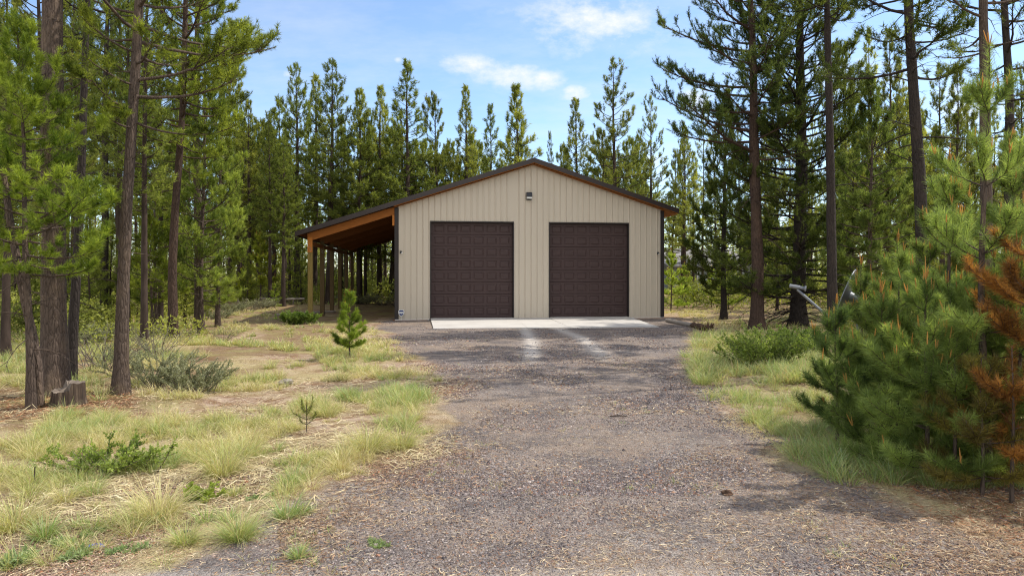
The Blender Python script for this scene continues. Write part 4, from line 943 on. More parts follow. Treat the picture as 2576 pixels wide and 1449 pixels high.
# ------------------------------------------------------------------ young pines
def plant_sap(label, loc_, ms, rz=0, name='pine_sapling', cat='sapling', group=None): return plant_tree(name, label, loc_, ms, rz, group, cat)
SAPB = dict(c0=(.06, .10, .026), c1=(.29, .37, .11))
plant_sap('tallest young pine at right with one long bare-sided leading shoot against the sky', (at(2488, 5.9), 5.9), sapling(61, 3.75, .36, .62, 620, .10, .0045, maxL=1.15, cb=.03, **SAPB))
plant_sap('young pine left of the tallest one at right, orange candles on raised branch tips', (at(2385, 6.7), 6.7), sapling(62, 2.85, .42, .45, 620, .098, .0045, maxL=1.15, cb=.03, **SAPB))
plant_sap('young pine with a stiff bristly leader in the middle of the right thicket', (at(2256, 7.4), 7.4), sapling(63, 2.2, .45, .40, 620, .098, .0045, maxL=1.05, cb=.03, **SAPB))
plant_sap('young pine in front of the satellite dish with a brown candle on top', (at(2168, 7.75), 7.75), sapling(64, 1.98, .30, .36, 560, .095, .0054, maxL=.55, cb=.06, **SAPB))
plant_sap('dark small pine at the left front corner of the right thicket', (at(2105, 7.0), 7.0), sapling(65, 1.5, .40, .30, 620, .095, .0045, maxL=.66, cb=.07, c0=(.035, .065, .022), c1=(.16, .23, .07)))
plant_sap('low spreading young pine at the front of the right thicket', (at(2330, 5.9), 5.9), sapling(66, 1.75, .52, .34, 620, .098, .0045, maxL=1.0, cb=.03, **SAPB))
plant_sap('bushy young pine at the middle front of the right thicket', (at(2215, 6.5), 6.5), sapling(67, 1.62, .46, .33, 620, .098, .0045, maxL=.85, cb=.04, **SAPB))
plant_sap('young pine filling the back of the right thicket behind the bristly leader', (at(2330, 8.2), 8.2), sapling(68, 2.35, .45, .42, 480, .10, .006, maxL=1.1, cb=.06, **SAPB))
plant_sap('green young pine behind the orange dead one at the right edge', (at(2550, 6.6), 6.6), sapling(69, 3.0, .42, .45, 480, .10, .006, maxL=1.2, cb=.06, **SAPB))
plant_sap('young pine at the back of the right thicket below the thick trunk', (at(2440, 8.2), 8.2), sapling(70, 2.7, .42, .42, 450, .10, .0064, maxL=1.15, cb=.05, **SAPB))
plant_sap('young pine at the right edge of the photo below the orange boughs', (at(2560, 5.9), 5.9), sapling(92, 2.0, .5, .32, 520, .095, .0056, maxL=.9, cb=.03, **SAPB))
plant_sap('low brownish young pine at the front right corner of the thicket', (at(2470, 5.4), 5.4), sapling(93, 1.1, .6, .26, 480, .09, .0054, maxL=.7, cb=.03, c0=(.07, .06, .018), c1=(.22, .19, .05), candles=False))
plant_sap('young pine just right of the one before the satellite dish', (at(2215, 7.9), 7.9), sapling(94, 1.75, .46, .32, 520, .095, .0056, maxL=.8, cb=.03, **SAPB))
plant_sap('low young pine at the foot of the leader in the right thicket', (at(2262, 6.3), 6.3), sapling(78, 1.25, .55, .3, 600, .095, .0046, maxL=.75, cb=.03, **SAPB))
plant_sap('low young pine at the very front of the right thicket below the rusty boughs', (at(2400, 5.75), 5.75), sapling(79, 1.35, .55, .3, 600, .095, .0046, maxL=.8, cb=.03, **SAPB))
plant_sap('dim young pine under the tallest one at right', (at(2500, 6.2), 6.2), sapling(80, 1.9, .5, .34, 480, .095, .0056, maxL=.9, cb=.03, **SAPB))
plant_sap('half dead young pine with orange needles at the right edge of the photo', (at(2640, 5.5), 5.5),
          sapling(71, 2.6, .42, .36, 700, .085, .0054, c0=(.13, .06, .022), c1=(.42, .21, .06), candles=False, maxL=.85, cb=.04, keep=.95, side=1.9))
plant_sap('low rust coloured dead pine beneath the right thicket', (at(2545, 5.2), 5.2),
          sapling(72, 1.2, .42, .34, 500, .08, .0052, c0=(.10, .045, .016), c1=(.26, .12, .035), candles=False, maxL=.7, cb=.1, keep=.5, side=.7))
plant_sap('small conical pine alone on the grass in front of the lean-to', gpt(880, 897), sapling(73, 1.38, .34, .15, 620, .085, .0068, c0=(.08, .13, .018), c1=(.32, .43, .06), maxL=.40, cb=.08, r0=.02, side=1.3, can=.6, keep=.85))
plant_sap('bare candlestick pine seedling standing in the tall pale grass', gpt(771, 1097), sapling(74, .31, .45, .10, 380, .055, .0035, c0=(.10, .13, .03), c1=(.30, .34, .09), cb=.15, r0=.005, side=.6, c_can=(.26, .24, .07), can=.28))
plant_sap('tiny pine seedling in the grass near the left edge', gpt(88, 1212), sapling(75, .17, .3, .08, 700, .04, .003, c0=(.05, .10, .015), c1=(.15, .23, .03), cb=.35, r0=.004, candles=False))
sm = [sapling(76, 2.3, .36, .36, 330, .085, .014, c0=(.12, .18, .03), c1=(.42, .52, .10), maxL=.85), sapling(77, 1.9, .42, .30, 330, .085, .014, c0=(.16, .20, .025), c1=(.48, .52, .08), maxL=.8)]
for k, (x, yb, yt, w, lab) in enumerate([(1688, 782, 655, 0, 'yellow green young pine right against the garage corner with an orange spot'), (1752, 772, 722, 1, 'lowest yellowish young pine of the row right of the garage'),
        (1790, 772, 688, 0, 'dark green young pine in the middle of the row right of the garage'), (1832, 776, 656, 0, 'tallest bright young pine of the row right of the garage'),
        (1722, 772, 680, 0, 'shaded young pine behind the row right of the garage'), (655, 765, 615, 1, 'small yellow green pine on a pale stem under the tall trees left of the lean-to'),
        (612, 770, 690, 1, 'bright yellowish bushy pine at the edge of the left wood'), (690, 775, 720, 0, 'small dark young pine under the trees left of the lean-to')]):
    X, Y = gpt(x, yb); H = (yb - yt) / F * Y; t = plant_sap(lab, (X, Y), sm[w], k * 1.3); s = 1.2 * H / (2.3 if w == 0 else 1.9); t.scale = (s, s, s)
for k in range(54):                    # understorey pines deep in the wood
    xr = [(-60, 560), (560, 990), (1690, 2560)][k % 3]
    for q in range(60):
        Y = ng.uniform(34, 60) if k % 3 else ng.uniform(17, 50); X = at(ng.uniform(*xr), Y)
        if ok(X, Y, 1.0): break
    lab, grp = [('sunlit young pine low between the trunks of the left wood', 'young pines in the left wood'), ('young pine low between the trunks beyond the lean-to', 'young pines beyond the lean-to'), ('young pine low between the trunks right of the garage', 'young pines right of the garage')][k % 3]
    put('young', lab, X, Y, ng.uniform(2.0, 4.6), ng.uniform(0, 6.28), grp, 'pine_tree', 1.15); placed.append((X, Y))

for k in range(20):
    for q in range(60):
        Y = ng.uniform(16, 34); X = at(ng.uniform(-100, 470), Y)
        if ok(X, Y, .9): break
    put('young', 'sunlit young pine low between the trunks of the left wood', X, Y, ng.uniform(1.4, 3.8), ng.uniform(0, 6.28), 'young pines in the left wood', 'pine_tree', 1.25); placed.append((X, Y))

# ------------------------------------------------------------------ shrubs and plants
SG = dict(leaf=.03, lw=.009, per=150, c0=(.17, .185, .10), c1=(.38, .39, .23), mat='sage', bare=.6, thick=.007, start=.45)
sgA = shrub(81, 1.0, .82, 34, **SG); sgB = shrub(82, 1.0, .6, 40, **SG); sgT = shrub(83, .9, .9, 26, **{**SG, 'per': 16})
plant_shrub('sagebrush', 'tall grey green sagebrush between the scaly trunk and the rounder bush', gpt(378, 968), sgA)
plant_shrub('sagebrush', 'rounded grey green sagebrush standing alone on the grass at left', gpt(492, 975), sgB)
plant_shrub('sagebrush', 'bare twiggy sagebrush behind the tall grey green one', gpt(395, 900), sgT)
plant_shrub('sagebrush', 'thin upright twiggy sagebrush up the slope toward the wood', gpt(562, 858), sgT, 2).scale = (.5, .5, .62)
plant_shrub('dead_brush', 'tangled bare brush between the black trunk and the scaly trunk', gpt(252, 935), shrub(84, 1.3, .9, 30, per=7, leaf=.03, lw=.008, c0=(.08, .10, .05), c1=(.16, .19, .09), mat='sage', thick=.009), 1)
kk = 0
for (x, y, s) in [(585, 788, 1.2), (622, 785, 1.3), (660, 778, 1.2), (700, 765, 1.5), (545, 800, 1.0), (735, 762, 1.4), (915, 765, 1.5), (960, 768, 1.4), (215, 870, 1.3), (1000, 770, 1.4), (850, 760, 1.4)]:
    X, Y = gpt(x, y); o = plant_shrub('sagebrush', 'low grey brush along the foot of the wood', (X, Y), sgT if kk % 2 else sgB, kk * 1.7, 'shrub', 'grey brush along the foot of the wood'); o.scale = (s * 1.1, s * 1.1, s * .8); kk += 1
plant_shrub('leafy_shrub', 'low bright green leafy shrub in the pale grass at left', gpt(283, 1178), shrub(85, .62, .34, 44, leaf=.027, lw=.018, per=34, c0=(.13, .19, .035), c1=(.36, .45, .10), elong=1.35, start=.25))
plant_shrub('leafy_shrub', 'rounded bright green leafy shrub in front of the reddish trunk at right', gpt(1925, 925), shrub(86, 1.35, .88, 100, leaf=.042, lw=.026, per=44, c0=(.08, .13, .025), c1=(.32, .40, .09), start=.2))
plant_shrub('leafy_shrub', 'looser pale green leafy shrub behind the rounded one at right', gpt(2022, 885), shrub(87, 1.1, .8, 50, leaf=.05, lw=.03, per=50, c0=(.07, .12, .02), c1=(.20, .28, .06)))
plant_shrub('leafy_shrub', 'flat green leafy shrub at the foot of the first lean-to post', gpt(752, 816), shrub(88, 1.2, .5, 60, leaf=.06, lw=.04, per=50, c0=(.06, .11, .02), c1=(.22, .31, .06), elong=1.2))
plant_shrub('leafy_plant', 'yellow green leafy weed on the edge of the gravel at left', gpt(514, 1250), shrub(89, .2, .17, 16, leaf=.035, lw=.02, per=22, c0=(.14, .20, .02), c1=(.30, .38, .05), lean=-.3, thick=.003))
wd = [shrub(90, .3, .07, 26, leaf=.035, lw=.008, per=10, c0=(.16, .24, .09), c1=(.32, .41, .19), thick=.002, start=.1), shrub(91, .26, .09, 22, leaf=.04, lw=.008, per=9, c0=(.18, .26, .11), c1=(.34, .42, .21), thick=.002, start=.1)]
for k, (x, y, s, lab) in enumerate([(322, 1385, 1.0, 'flat pale green weed on the gravel right of the blue scrap'), (190, 1392, 1.0, 'flat pale green weed on the gravel left of the blue scrap'), (238, 1328, .9, 'low green weed just behind the blue scrap'),
        (160, 1352, .8, 'small green weed left behind the blue scrap'), (950, 1372, .75, 'small grey green weed alone low on the driveway'), (385, 1310, .9, 'pale green weed beneath the big straw tussock at lower left'), (655, 1255, .9, 'flat grey green weed left of the dark green grass bunch'), (40, 1390, 1.2, 'green weed at the bottom left corner')]):
    plant_shrub('weed', lab, gpt(x, y), wd[k % 2], k * 2.1, 'weed').scale = (s, s, s)

def scatter(n, Yr, xr, dens, seed):
    r = np.random.default_rng(seed); out = []; c = 0
    while c < n:
        m = 4000; Y = 1 / (r.random(m) * (1 / Yr[0] - 1 / Yr[1]) + 1 / Yr[1]) if True else 0
        x = r.uniform(*xr, m); X = (x - CXP) / F * Y; d = dens(X, Y); k = (r.random(m) < d) & ~in_garage(X, Y, -.1)
        out.append(np.stack([X[k], Y[k]], 1)); c += int(k.sum())
    return np.concatenate(out)[:n]
# undergrowth of the wood: leafy scrub nobody could count
rng = np.random.default_rng(41); b = MB()
def under(n, Yr, xr, hmax, sz, dens, seed):
    XY = scatter(n, Yr, xr, dens, seed); n = len(XY); hh = hmax * np.clip(vnoise(XY[:, 0], XY[:, 1], 1.6) * 1.5 - .25, .08, 1.2)
    P = np.stack([XY[:, 0], XY[:, 1], gz(XY[:, 0], XY[:, 1]) + hh * rng.random(n) ** .8], 1); d = unit(rng.normal(size=(n, 3)) + np.array([0, 0, .6])); s_ = unit(np.cross(d, rng.normal(size=(n, 3)))); l = sz * rng.uniform(.6, 1.3, n)[:, None]
    V = np.stack([P, P + d * l * .5 + s_ * l * .22, P + d * l, P + d * l * .5 - s_ * l * .22], 1); k = np.clip(vnoise(XY[:, 0] + 9, XY[:, 1], 2.2) * .9 + rng.normal(0, .18, n), 0, 1)[:, None]
    b.add(V.reshape(-1, 3), np.arange(4 * n).reshape(-1, 4), 0, np.repeat(np.array((.12, .15, .035)) * (1 - k) + np.array((.46, .48, .11)) * k, 4, 0))
cl_ = lambda X, Y: np.clip((vnoise(X, Y, 1.6) - .32) * 4, 0, 1)
under(26000, (15, 32), (-140, 520), 1.3, .10, lambda X, Y: cl_(X, Y) * sstep(7.2, 9.5, -X), 51)
under(34000, (30, 52), (-140, 560), 2.2, .17, cl_, 52)
under(22000, (41, 60), (550, 1020), 1.7, .19, cl_, 53)
under(26000, (34, 60), (1680, 2700), 1.7, .17, cl_, 54)
under(9000, (20, 34), (2100, 2700), 1.0, .11, cl_, 55)
b.build('undergrowth', M['leaf'], None, 'stuff')

# ---- grass: the bunches one can count, then the sward
gr = np.random.default_rng(21)
def bunch(x, y, size, nb, green, W, label, tall=1.0, flat=False):
    X, Y = gpt(x, y); b = MB(); tussocks(b, gr, np.array([[X, Y]]), np.array([size]), nb, np.array([W]), np.array([green]), tall=tall)
    o = b.build('grass_bunch', M['grass']); tag(o, label, 'grass bunch'); return o
bunch(112, 1338, .20, 420, .98, .0035, 'bright green grass bunch leaning right at lower left', 1.1)
bunch(192, 1315, .12, 160, .9, .0035, 'small green grass bunch right of the bright leaning one')
bunch(465, 1370, .20, 420, .62, .0035, 'yellow green grass bunch on the gravel left of the biggest green one')
bunch(603, 1358, .27, 620, .66, .0035, 'biggest yellow green grass bunch on the gravel at lower left')
bunch(722, 1305, .24, 260, .95, .004, 'dark green upright grass bunch by the gravel edge')
bunch(762, 1295, .14, 130, .92, .004, 'small dark green grass bunch right of the upright dark one')
bunch(752, 1404, .13, 220, .95, .0035, 'small green grass tuft alone on the gravel below the bunches')
bunch(516, 1312, .18, 130, .95, .004, 'thin dark green grass bunch below the leafy weed')
bunch(575, 1310, .16, 130, .85, .004, 'thin green grass bunch behind the biggest yellow green one')
bunch(412, 1425, .16, 60, .55, .0035, 'sparse pale grass bunch near the bottom edge')
bunch(743, 1215, .20, 260, .8, .0035, 'fresh green grass bunch at the edge of the tall pale grass')
bunch(590, 1245, .15, 220, .6, .0035, 'small yellow green grass bunch right of the leafy weed')
bunch(38, 1310, .38, 520, .38, .0035, 'wide straw coloured grass tussock at the left edge')
bunch(400, 1300, .42, 620, .15, .0035, 'largest dry straw tussock at lower left, blades lying over')
bunch(165, 1255, .24, 300, .4, .0035, 'pale grass tussock between the left edge and the dry straw one')
bunch(560, 1190, .42, 600, .42, .0035, 'wide pale tussock with long arching blades in the left grass')
bunch(925, 1140, .42, 700, .45, .0038, 'big pale tussock at the corner of the grass nearest the driveway')
bunch(1010, 1130, .36, 480, .48, .0038, 'pale tussock at the very tip of the grass beside the driveway')
bunch(1066, 995, .20, 200, .3, .005, 'small brown tussock on the gravel edge')
bunch(1100, 960, .18, 160, .45, .005, 'small yellow tussock on the gravel edge beyond the brown one')
bunch(868, 992, .30, 260, .85, .005, 'green grass bunch in the middle of the left grass below the small pine')

def dens_left(X, Y):
    o = off_drive(X, Y); d = np.where((X < dleft(Y)) & (Y < 40), sstep(-.15, .5, o), 0) * np.clip((vnoise(X, Y, .9) * .6 + vnoise(X, Y, .35) * .5 - .53) * 6.0, 0, 1)
    d *= sstep(5.2, 6.3, Y + .12 * (X + 2)) * .93 + .07 * (Y > 4.1)
    stump = np.exp(-(((X + 6.1) / 1.1) ** 2 + ((Y - 9.2) / .75) ** 2)); d *= 1 - .93 * np.clip(stump * 1.6, 0, 1)
    u, v = g_uv(X, Y); lt = sstep(-5.5, -4.6, u) * sstep(-3.2, -1.6, v) * (v < GL); d *= 1 - .95 * lt
    far = sstep(14, 19, Y); d *= 1 - .55 * far
    return d
b = MB()
XY = scatter(720, (4.2, 9.5), (-80, 1200), dens_left, 1); n = len(XY)
gn = np.clip(.08 + vnoise(XY[:, 0], XY[:, 1], .7) * .95 + gr.normal(0, .13, n), 0, 1)
tussocks(b, gr, XY, gr.uniform(.10, .33, n) * gr.uniform(.6, 1.1, n), 96, np.full(n, .0036), gn)
XY = scatter(850, (9.0, 16), (-80, 1180), dens_left, 2); n = len(XY); gn = np.clip(.06 + vnoise(XY[:, 0], XY[:, 1], 1.0) * .98 + gr.normal(0, .14, n), 0, 1)
tussocks(b, gr, XY, gr.uniform(.10, .32, n), 56, np.full(n, .006), gn)
XY = scatter(2200, (15, 42), (-60, 1120), dens_left, 3); n = len(XY); gn = np.clip(.1 + vnoise(XY[:, 0], XY[:, 1], 2.2) * .6 + gr.normal(0, .14, n), 0, 1)
tussocks(b, gr, XY, gr.uniform(.12, .28, n), 22, np.full(n, .014), gn)
# beyond and to the right of the garage
XY = scatter(1500, (19, 60), (1670, 2640), lambda X, Y: np.where((X > dright(np.minimum(Y, 27)) + .3), np.clip((vnoise(X, Y, 1.5) - .25) * 2, 0, 1), 0), 4); n = len(XY)
tussocks(b, gr, XY, gr.uniform(.12, .3, n), 22, np.full(n, .016), np.clip(.05 + vnoise(XY[:, 0], XY[:, 1], 2.5) * .6, 0, 1))
XY = scatter(1200, (38, 75), (560, 1700), lambda X, Y: np.clip((vnoise(X, Y, 2.5) - .2) * 2, 0, 1), 5); n = len(XY)
tussocks(b, gr, XY, gr.uniform(.2, .4, n), 16, np.full(n, .03), np.clip(.3 + vnoise(XY[:, 0], XY[:, 1], 3) * .6, 0, 1))
# tall green grass along the right edge of the driveway
def dens_r(X, Y):
    o = X - dright(Y); return sstep(-.2, .25, o) * (1 - sstep(2.2, 3.4, o) * .6) * (Y < 20) * (Y > 5.2) * np.clip((vnoise(X, Y, .6) - .2) * 3.0, 0, 1)
XY = scatter(640, (5.6, 11), (1700, 2560), dens_r, 6); n = len(XY); gn = np.clip(.5 + vnoise(XY[:, 0], XY[:, 1], .7) * .55 + gr.normal(0, .12, n), 0, 1)
tussocks(b, gr, XY, gr.uniform(.10, .36, n), 56, np.full(n, .005), gn)
XY = scatter(1000, (10.5, 21), (1700, 2500), dens_r, 7); n = len(XY); gn = np.clip(.42 + vnoise(XY[:, 0], XY[:, 1], .9) * .6 + gr.normal(0, .12, n), 0, 1)
tussocks(b, gr, XY, gr.uniform(.16, .42, n), 40, np.full(n, .008), gn)
# stray blades on the gravel
XY = scatter(200, (4.0, 20), (300, 2300), lambda X, Y: (off_drive(X, Y) < -.1) * .5 * (vnoise(X, Y, .7) > .62), 8); n = len(XY)
tussocks(b, gr, XY, gr.uniform(.03, .09, n), 16, np.full(n, .004), gr.uniform(.2, .95, n))
b.build('grass', M['grass'], None, 'stuff')

# ---- loose stones of the gravel, and fallen needles
rng = np.random.default_rng(9)
def stones(n, Yr, sz, seed):
    XY = scatter(n, Yr, (-150, 2750), lambda X, Y: np.clip(np.maximum(sstep(.55, -.35, off_drive(X, Y)), .75 * sstep(2.6, .2, off_drive(X, Y)) * sstep(7.0, 5.2, Y - .25 * (X + 2))) * np.clip(.75 + (vnoise(X, Y, 1.3) - .5) * .8, .25, 1), 0, 1), seed)
    return XY, rng.lognormal(math.log(sz), .33, len(XY))
b = MB()
PAL = np.array([(.045, .042, .047), (.10, .093, .098), (.17, .158, .158), (.25, .235, .23), (.34, .32, .31), (.50, .47, .43), (.30, .155, .085), (.36, .22, .13), (.14, .085, .06)]); PW = np.array([.17, .2, .19, .14, .10, .05, .05, .05, .05]); PW = PW / PW.sum()
for (n, Yr, sz, sd_) in ((60000, (3.4, 5.6), .0056, 11), (60000, (5.4, 9), .0068, 12), (36000, (8.8, 16), .0095, 13), (14000, (15, 25.4), .013, 14)):
    XY, S = stones(n, Yr, sz, sd_); n = len(XY)
    u_, v_ = g_uv(XY[:, 0], XY[:, 1]); kp = ~((v_ > -4.05 - .12 * rng.random(n)) & (u_ > 1.2) & (u_ < 10.3)); kp |= (v_ < -3.75) & (v_ > -4.2) & (u_ > 1.2) & (u_ < 10.3) & (rng.random(n) < .35); trkx = np.minimum(abs(XY[:, 0] - np.interp(XY[:, 1], [12.8, 18, 22.5], [.37, .55, .45])), abs(XY[:, 0] - np.interp(XY[:, 1], [13.5, 18.5, 22.5], [1.9, 1.85, 1.5]))); kp &= ~((XY[:, 1] > 13.5) & (trkx < .22) & (rng.random(n) < .8)); XY, S = XY[kp], S[kp]; n = len(XY)
    base = np.array([(1, 0, 0), (0, 1, 0), (-1, 0, 0), (0, -1, 0), (0, 0, 1), (0, 0, -1)], float)
    V = base[None] * (S[:, None, None] * rng.uniform(.6, 1.35, (n, 6, 1))) + rng.normal(0, .16, (n, 6, 3)) * S[:, None, None]; V[:, :, 2] *= .62
    a = rng.uniform(0, 6.28, n); ca, sa = np.cos(a)[:, None], np.sin(a)[:, None]
    V = np.stack([V[:, :, 0] * ca - V[:, :, 1] * sa, V[:, :, 0] * sa + V[:, :, 1] * ca, V[:, :, 2]], -1)
    V += np.stack([XY[:, 0], XY[:, 1], gz(XY[:, 0], XY[:, 1]) + .006 + S * .2], -1)[:, None, :]
    i = np.arange(n)[:, None, None] * 6; fcs = np.array([(0, 1, 4), (1, 2, 4), (2, 3, 4), (3, 0, 4), (1, 0, 5), (2, 1, 5), (3, 2, 5), (0, 3, 5)])[None]
    C = (PAL[rng.choice(len(PAL), n, p=PW)] * .75 + np.array([.05, .046, .046])) * np.array([.94, .90, .91]) * rng.uniform(.7, 1.15, (n, 1))
    wm = np.clip(sstep(-.9, .5, off_drive(XY[:, 0], XY[:, 1])) * (XY[:, 0] < 0) + .25 * vnoise(XY[:, 0], XY[:, 1], .7), 0, 1)[:, None]; C = C * (1 - wm) + C * np.array([1.3, .98, .78]) * wm
    b.add(V.reshape(-1, 3), (i + fcs).reshape(-1, 3), 0, np.repeat(C, 6, 0))
b.build('gravel_stones', M['stone'], None, 'stuff')
b = MB()
def litter(n, Yr, xr, dens, L, W, seed, cols):
    XY = scatter(n, Yr, xr, dens, seed); n = len(XY); a = rng.uniform(0, 6.28, n); d = np.stack([np.cos(a), np.sin(a), rng.normal(0, .12, n)], 1); s = np.stack([-np.sin(a), np.cos(a), rng.normal(0, .5, n)], 1)
    P = np.stack([XY[:, 0], XY[:, 1], gz(XY[:, 0], XY[:, 1]) + .008 + rng.random(n) * .012], 1); l = (L * rng.uniform(.4, 1.3, n))[:, None]; w = W * rng.uniform(.6, 1.3, n)[:, None]
    bend = s * l * rng.normal(0, .12, n)[:, None]
    V = np.stack([P - s * w, P + s * w, P + d * l * .5 + bend + s * w, P + d * l * .5 + bend - s * w, P + d * l], 1)
    C = np.array(cols)[rng.integers(0, len(cols), n)] * rng.uniform(.7, 1.25, (n, 1)); i = np.arange(n)[:, None] * 5; o = b.n
    b.add(V.reshape(-1, 3), i + np.array([0, 1, 2, 3]), 0, np.repeat(C, 5, 0)); b.f.append((i + np.array([3, 2, 4]) + o, 0, False))
TAN = [(.40, .30, .19), (.48, .38, .25), (.30, .19, .11), (.22, .13, .075), (.52, .44, .30)]
litter(30000, (3.6, 9), (-100, 2700), lambda X, Y: np.clip((vnoise(X, Y, .9) * .6 + vnoise(X, Y, .3) * .4 - .3) * 2, .03, 1), .055, .0016, 31, TAN)
litter(24000, (8.5, 22), (300, 2300), lambda X, Y: np.clip((vnoise(X, Y, 1.1) * .6 + vnoise(X, Y, .4) * .4 - .3) * 2, .03, 1), .07, .003, 32, TAN)
litter(9000, (3.7, 12), (700, 1300), lambda X, Y: np.exp(-((X - dleft(Y) - .2) / .55) ** 2), .06, .002, 36, [(.24, .15, .09), (.32, .21, .13), (.15, .09, .055), (.42, .32, .2)])
litter(9000, (3.7, 7), (1700, 2650), lambda X, Y: np.exp(-((X - dright(Y) + .3) / .7) ** 2), .055, .0018, 37, [(.24, .15, .09), (.32, .21, .13), (.15, .09, .055), (.42, .32, .2)])
RED = [(.24, .10, .05), (.32, .15, .07), (.16, .08, .045), (.40, .26, .15)]
litter(5000, (8, 10.6), (-120, 340), lambda X, Y: np.exp(-(((X + 6.1) / 1.2) ** 2 + ((Y - 9.2) / .8) ** 2)), .09, .003, 33, RED)
litter(5000, (4.2, 7.5), (1980, 2650), lambda X, Y: sstep(-.2, .4, X - dright(Y)) * .9, .08, .002, 34, RED)
STR = [(.55, .47, .28), (.48, .39, .22), (.62, .54, .35), (.34, .25, .14)]
litter(14000, (4.8, 12), (-80, 1150), lambda X, Y: (X < dleft(Y) + .3) * np.clip((vnoise(X, Y, .7) - .2) * 1.6, .05, 1), .16, .0022, 35, STR)
b.build('fallen_needles', M['litter'], None, 'stuff')

# ------------------------------------------------------------------ small things
# stump: hollowed old cut with a higher back half
X, Y = gpt(170, 1022); st = thing('tree_stump', 'old weathered stump with a stepped top before the thickest trunk at left', 'stump', (X, Y, gz1(X, Y)))
rng = np.random.default_rng(12); ns = 40; th = np.linspace(0, 2 * np.pi, ns, endpoint=False)
R0 = .205 * (1 + .06 * np.sin(th * 3 + 1) + rng.normal(0, .035, ns)); step = np.where(np.cos(th - .7) > -.05, .31, .21) + rng.normal(0, .008, ns)
lev = [(-.1, 1.12), (.03, 1.08), (.10, 1.0), (.17, .97), (1, .95)]; V = []
for zf, k in lev:
    zz = np.full(ns, zf) if zf < 1 else step; V.append(np.stack([np.cos(th) * R0 * k, np.sin(th) * R0 * k * .9, zz], 1))
b = MB(); i = np.arange(len(lev) - 1)[:, None]; j = np.arange(ns)[None]; k = (j + 1) % ns
b.add(np.concatenate(V), np.stack([i * ns + j, i * ns + k, (i + 1) * ns + k, (i + 1) * ns + j], -1).reshape(-1, 4)); b.build('stump_side', M['stumpside'], st)
b = MB(); inner = np.stack([np.cos(th) * R0 * .5, np.sin(th) * R0 * .45, step - .012 + rng.normal(0, .006, ns)], 1); top = V[-1]
b.add(np.concatenate([top, inner]), np.stack([j[0], k[0], k[0] + ns, j[0] + ns], -1)); cen = np.array([[.0, 0, .255]])
b.add(np.concatenate([inner, cen]), np.stack([j[0], k[0], np.full(ns, ns)], -1)); b.build('stump_top', M['stumptop'], st)
# fallen log: bare grey wood with a rotten butt
A = np.array([at(1677, 24.9), 24.9, .07]); B = np.array([at(1745, 22.4), 22.4, .07]); Cc = np.array([at(1776, 20.9), 20.9, .09])
lg = thing('fallen_log', 'fallen grey log with a dark rotten end lying at the garage corner', 'log', (0, 0, 0))
rng = np.random.default_rng(2)
b = MB(); P = np.array([A + (B - A) * t for t in np.linspace(0, 1, 9)]); b.tube(P, np.linspace(.062, .08, 9), 12, 0, True, 1 + rng.normal(0, .03, (9, 12))); b.build('bare_wood', M['greywood'], lg)
b = MB(); P = np.array([B + (Cc - B) * t for t in np.linspace(-.06, 1, 12)]); b.tube(P, np.linspace(.095, .11, 12) * (1 - .4 * np.linspace(0, 1, 12) ** 4), 14, 0, True, 1 + rng.normal(0, .14, (12, 14)))
for q in range(9):
    p = Cc + rng.normal(0, .09, 3) * np.array([1.6, 1.2, .3]); d = unit(rng.normal(size=3) + np.array([.6, 0, .7])); b.tube([p, p + d * .1, p + d * .19], [.05, .035, .008], 5)
b.build('rotten_end', M['rot'], lg)
# satellite dish
DXp, DYp = at(2122, 8.3), 8.3; DZp = zat(742, 8.3)
ds = thing('satellite_dish', 'grey satellite dish seen from behind among the young pines, feed arm reaching left', 'satellite dish', (DXp, DYp, 0))
nv = unit(np.array([-.80, .50, .34])); ux = unit(np.cross(np.array([0, 0, 1.]), nv)); vy = np.cross(nv, ux); cen = np.array([0, 0, DZp])
b = MB(); rings = 8; sgm = 40; V = []
th = np.linspace(0, 2 * np.pi, sgm, endpoint=False); rd = .33
for k in range(rings + 1):
    r = rd * k / rings + .0005; V.append(cen + nv * (r * r * .42 - .064) + r * (np.cos(th)[:, None] * ux * .94 + np.sin(th)[:, None] * vy))
V = np.array(V); Vb = V - nv * .006
def ringf(n, o, rev): 
    i = np.arange(n - 1)[:, None]; j = np.arange(sgm)[None]; k = (j + 1) % sgm; q = np.stack([i * sgm + j, i * sgm + k, (i + 1) * sgm + k, (i + 1) * sgm + j], -1).reshape(-1, 4); return q[:, ::-1] if rev else q
b.add(V.reshape(-1, 3), ringf(rings + 1, 0, 0), 0, None, True); b.add(Vb.reshape(-1, 3), ringf(rings + 1, 0, 1), 0, None, True); b.build('dish', M['greydish'], ds)
b = MB(); rim = np.concatenate([V[-1], V[-1][:1]]); b.tube(rim - nv * .003, .008, 6, 0, False); b.build('dish_rim', M['galv'], ds)
lnb = np.array([at(2036, 8.2) - DXp, .25, zat(724, 8.2)]); foot = cen - vy * .33 + nv * .02
if foot[2] > cen[2]: foot = cen + vy * .33
b = MB(); mid_ = foot * .35 + lnb * .65 - np.array([0, 0, .02]); b.tube([foot, mid_, lnb - np.array([.0, 0, .03])], .016, 8); b.build('feed_arm', M['galv'], ds)
b = MB(); ld = unit(cen - lnb); b.tube([lnb - ld * .09, lnb + ld * .03], [.026, .026], 8); b.tube([lnb + ld * .03, lnb + ld * .085, lnb + ld * .0851, lnb + ld * .105], [.022, .022, .034, .034], 10); b.build('receiver', M['galv'], ds)
b = MB(); bk = cen - nv * .07; b.tube([bk + nv * .003, bk - nv * .10], [.07, .045], 8); b.build('bracket', M['galv'], ds)
b = MB(); pp = bk - nv * .10; b.tube([(pp[0], pp[1], -.2), (pp[0], pp[1], pp[2] + .1)], .025, 10); b.build('mast', M['galv'], ds)
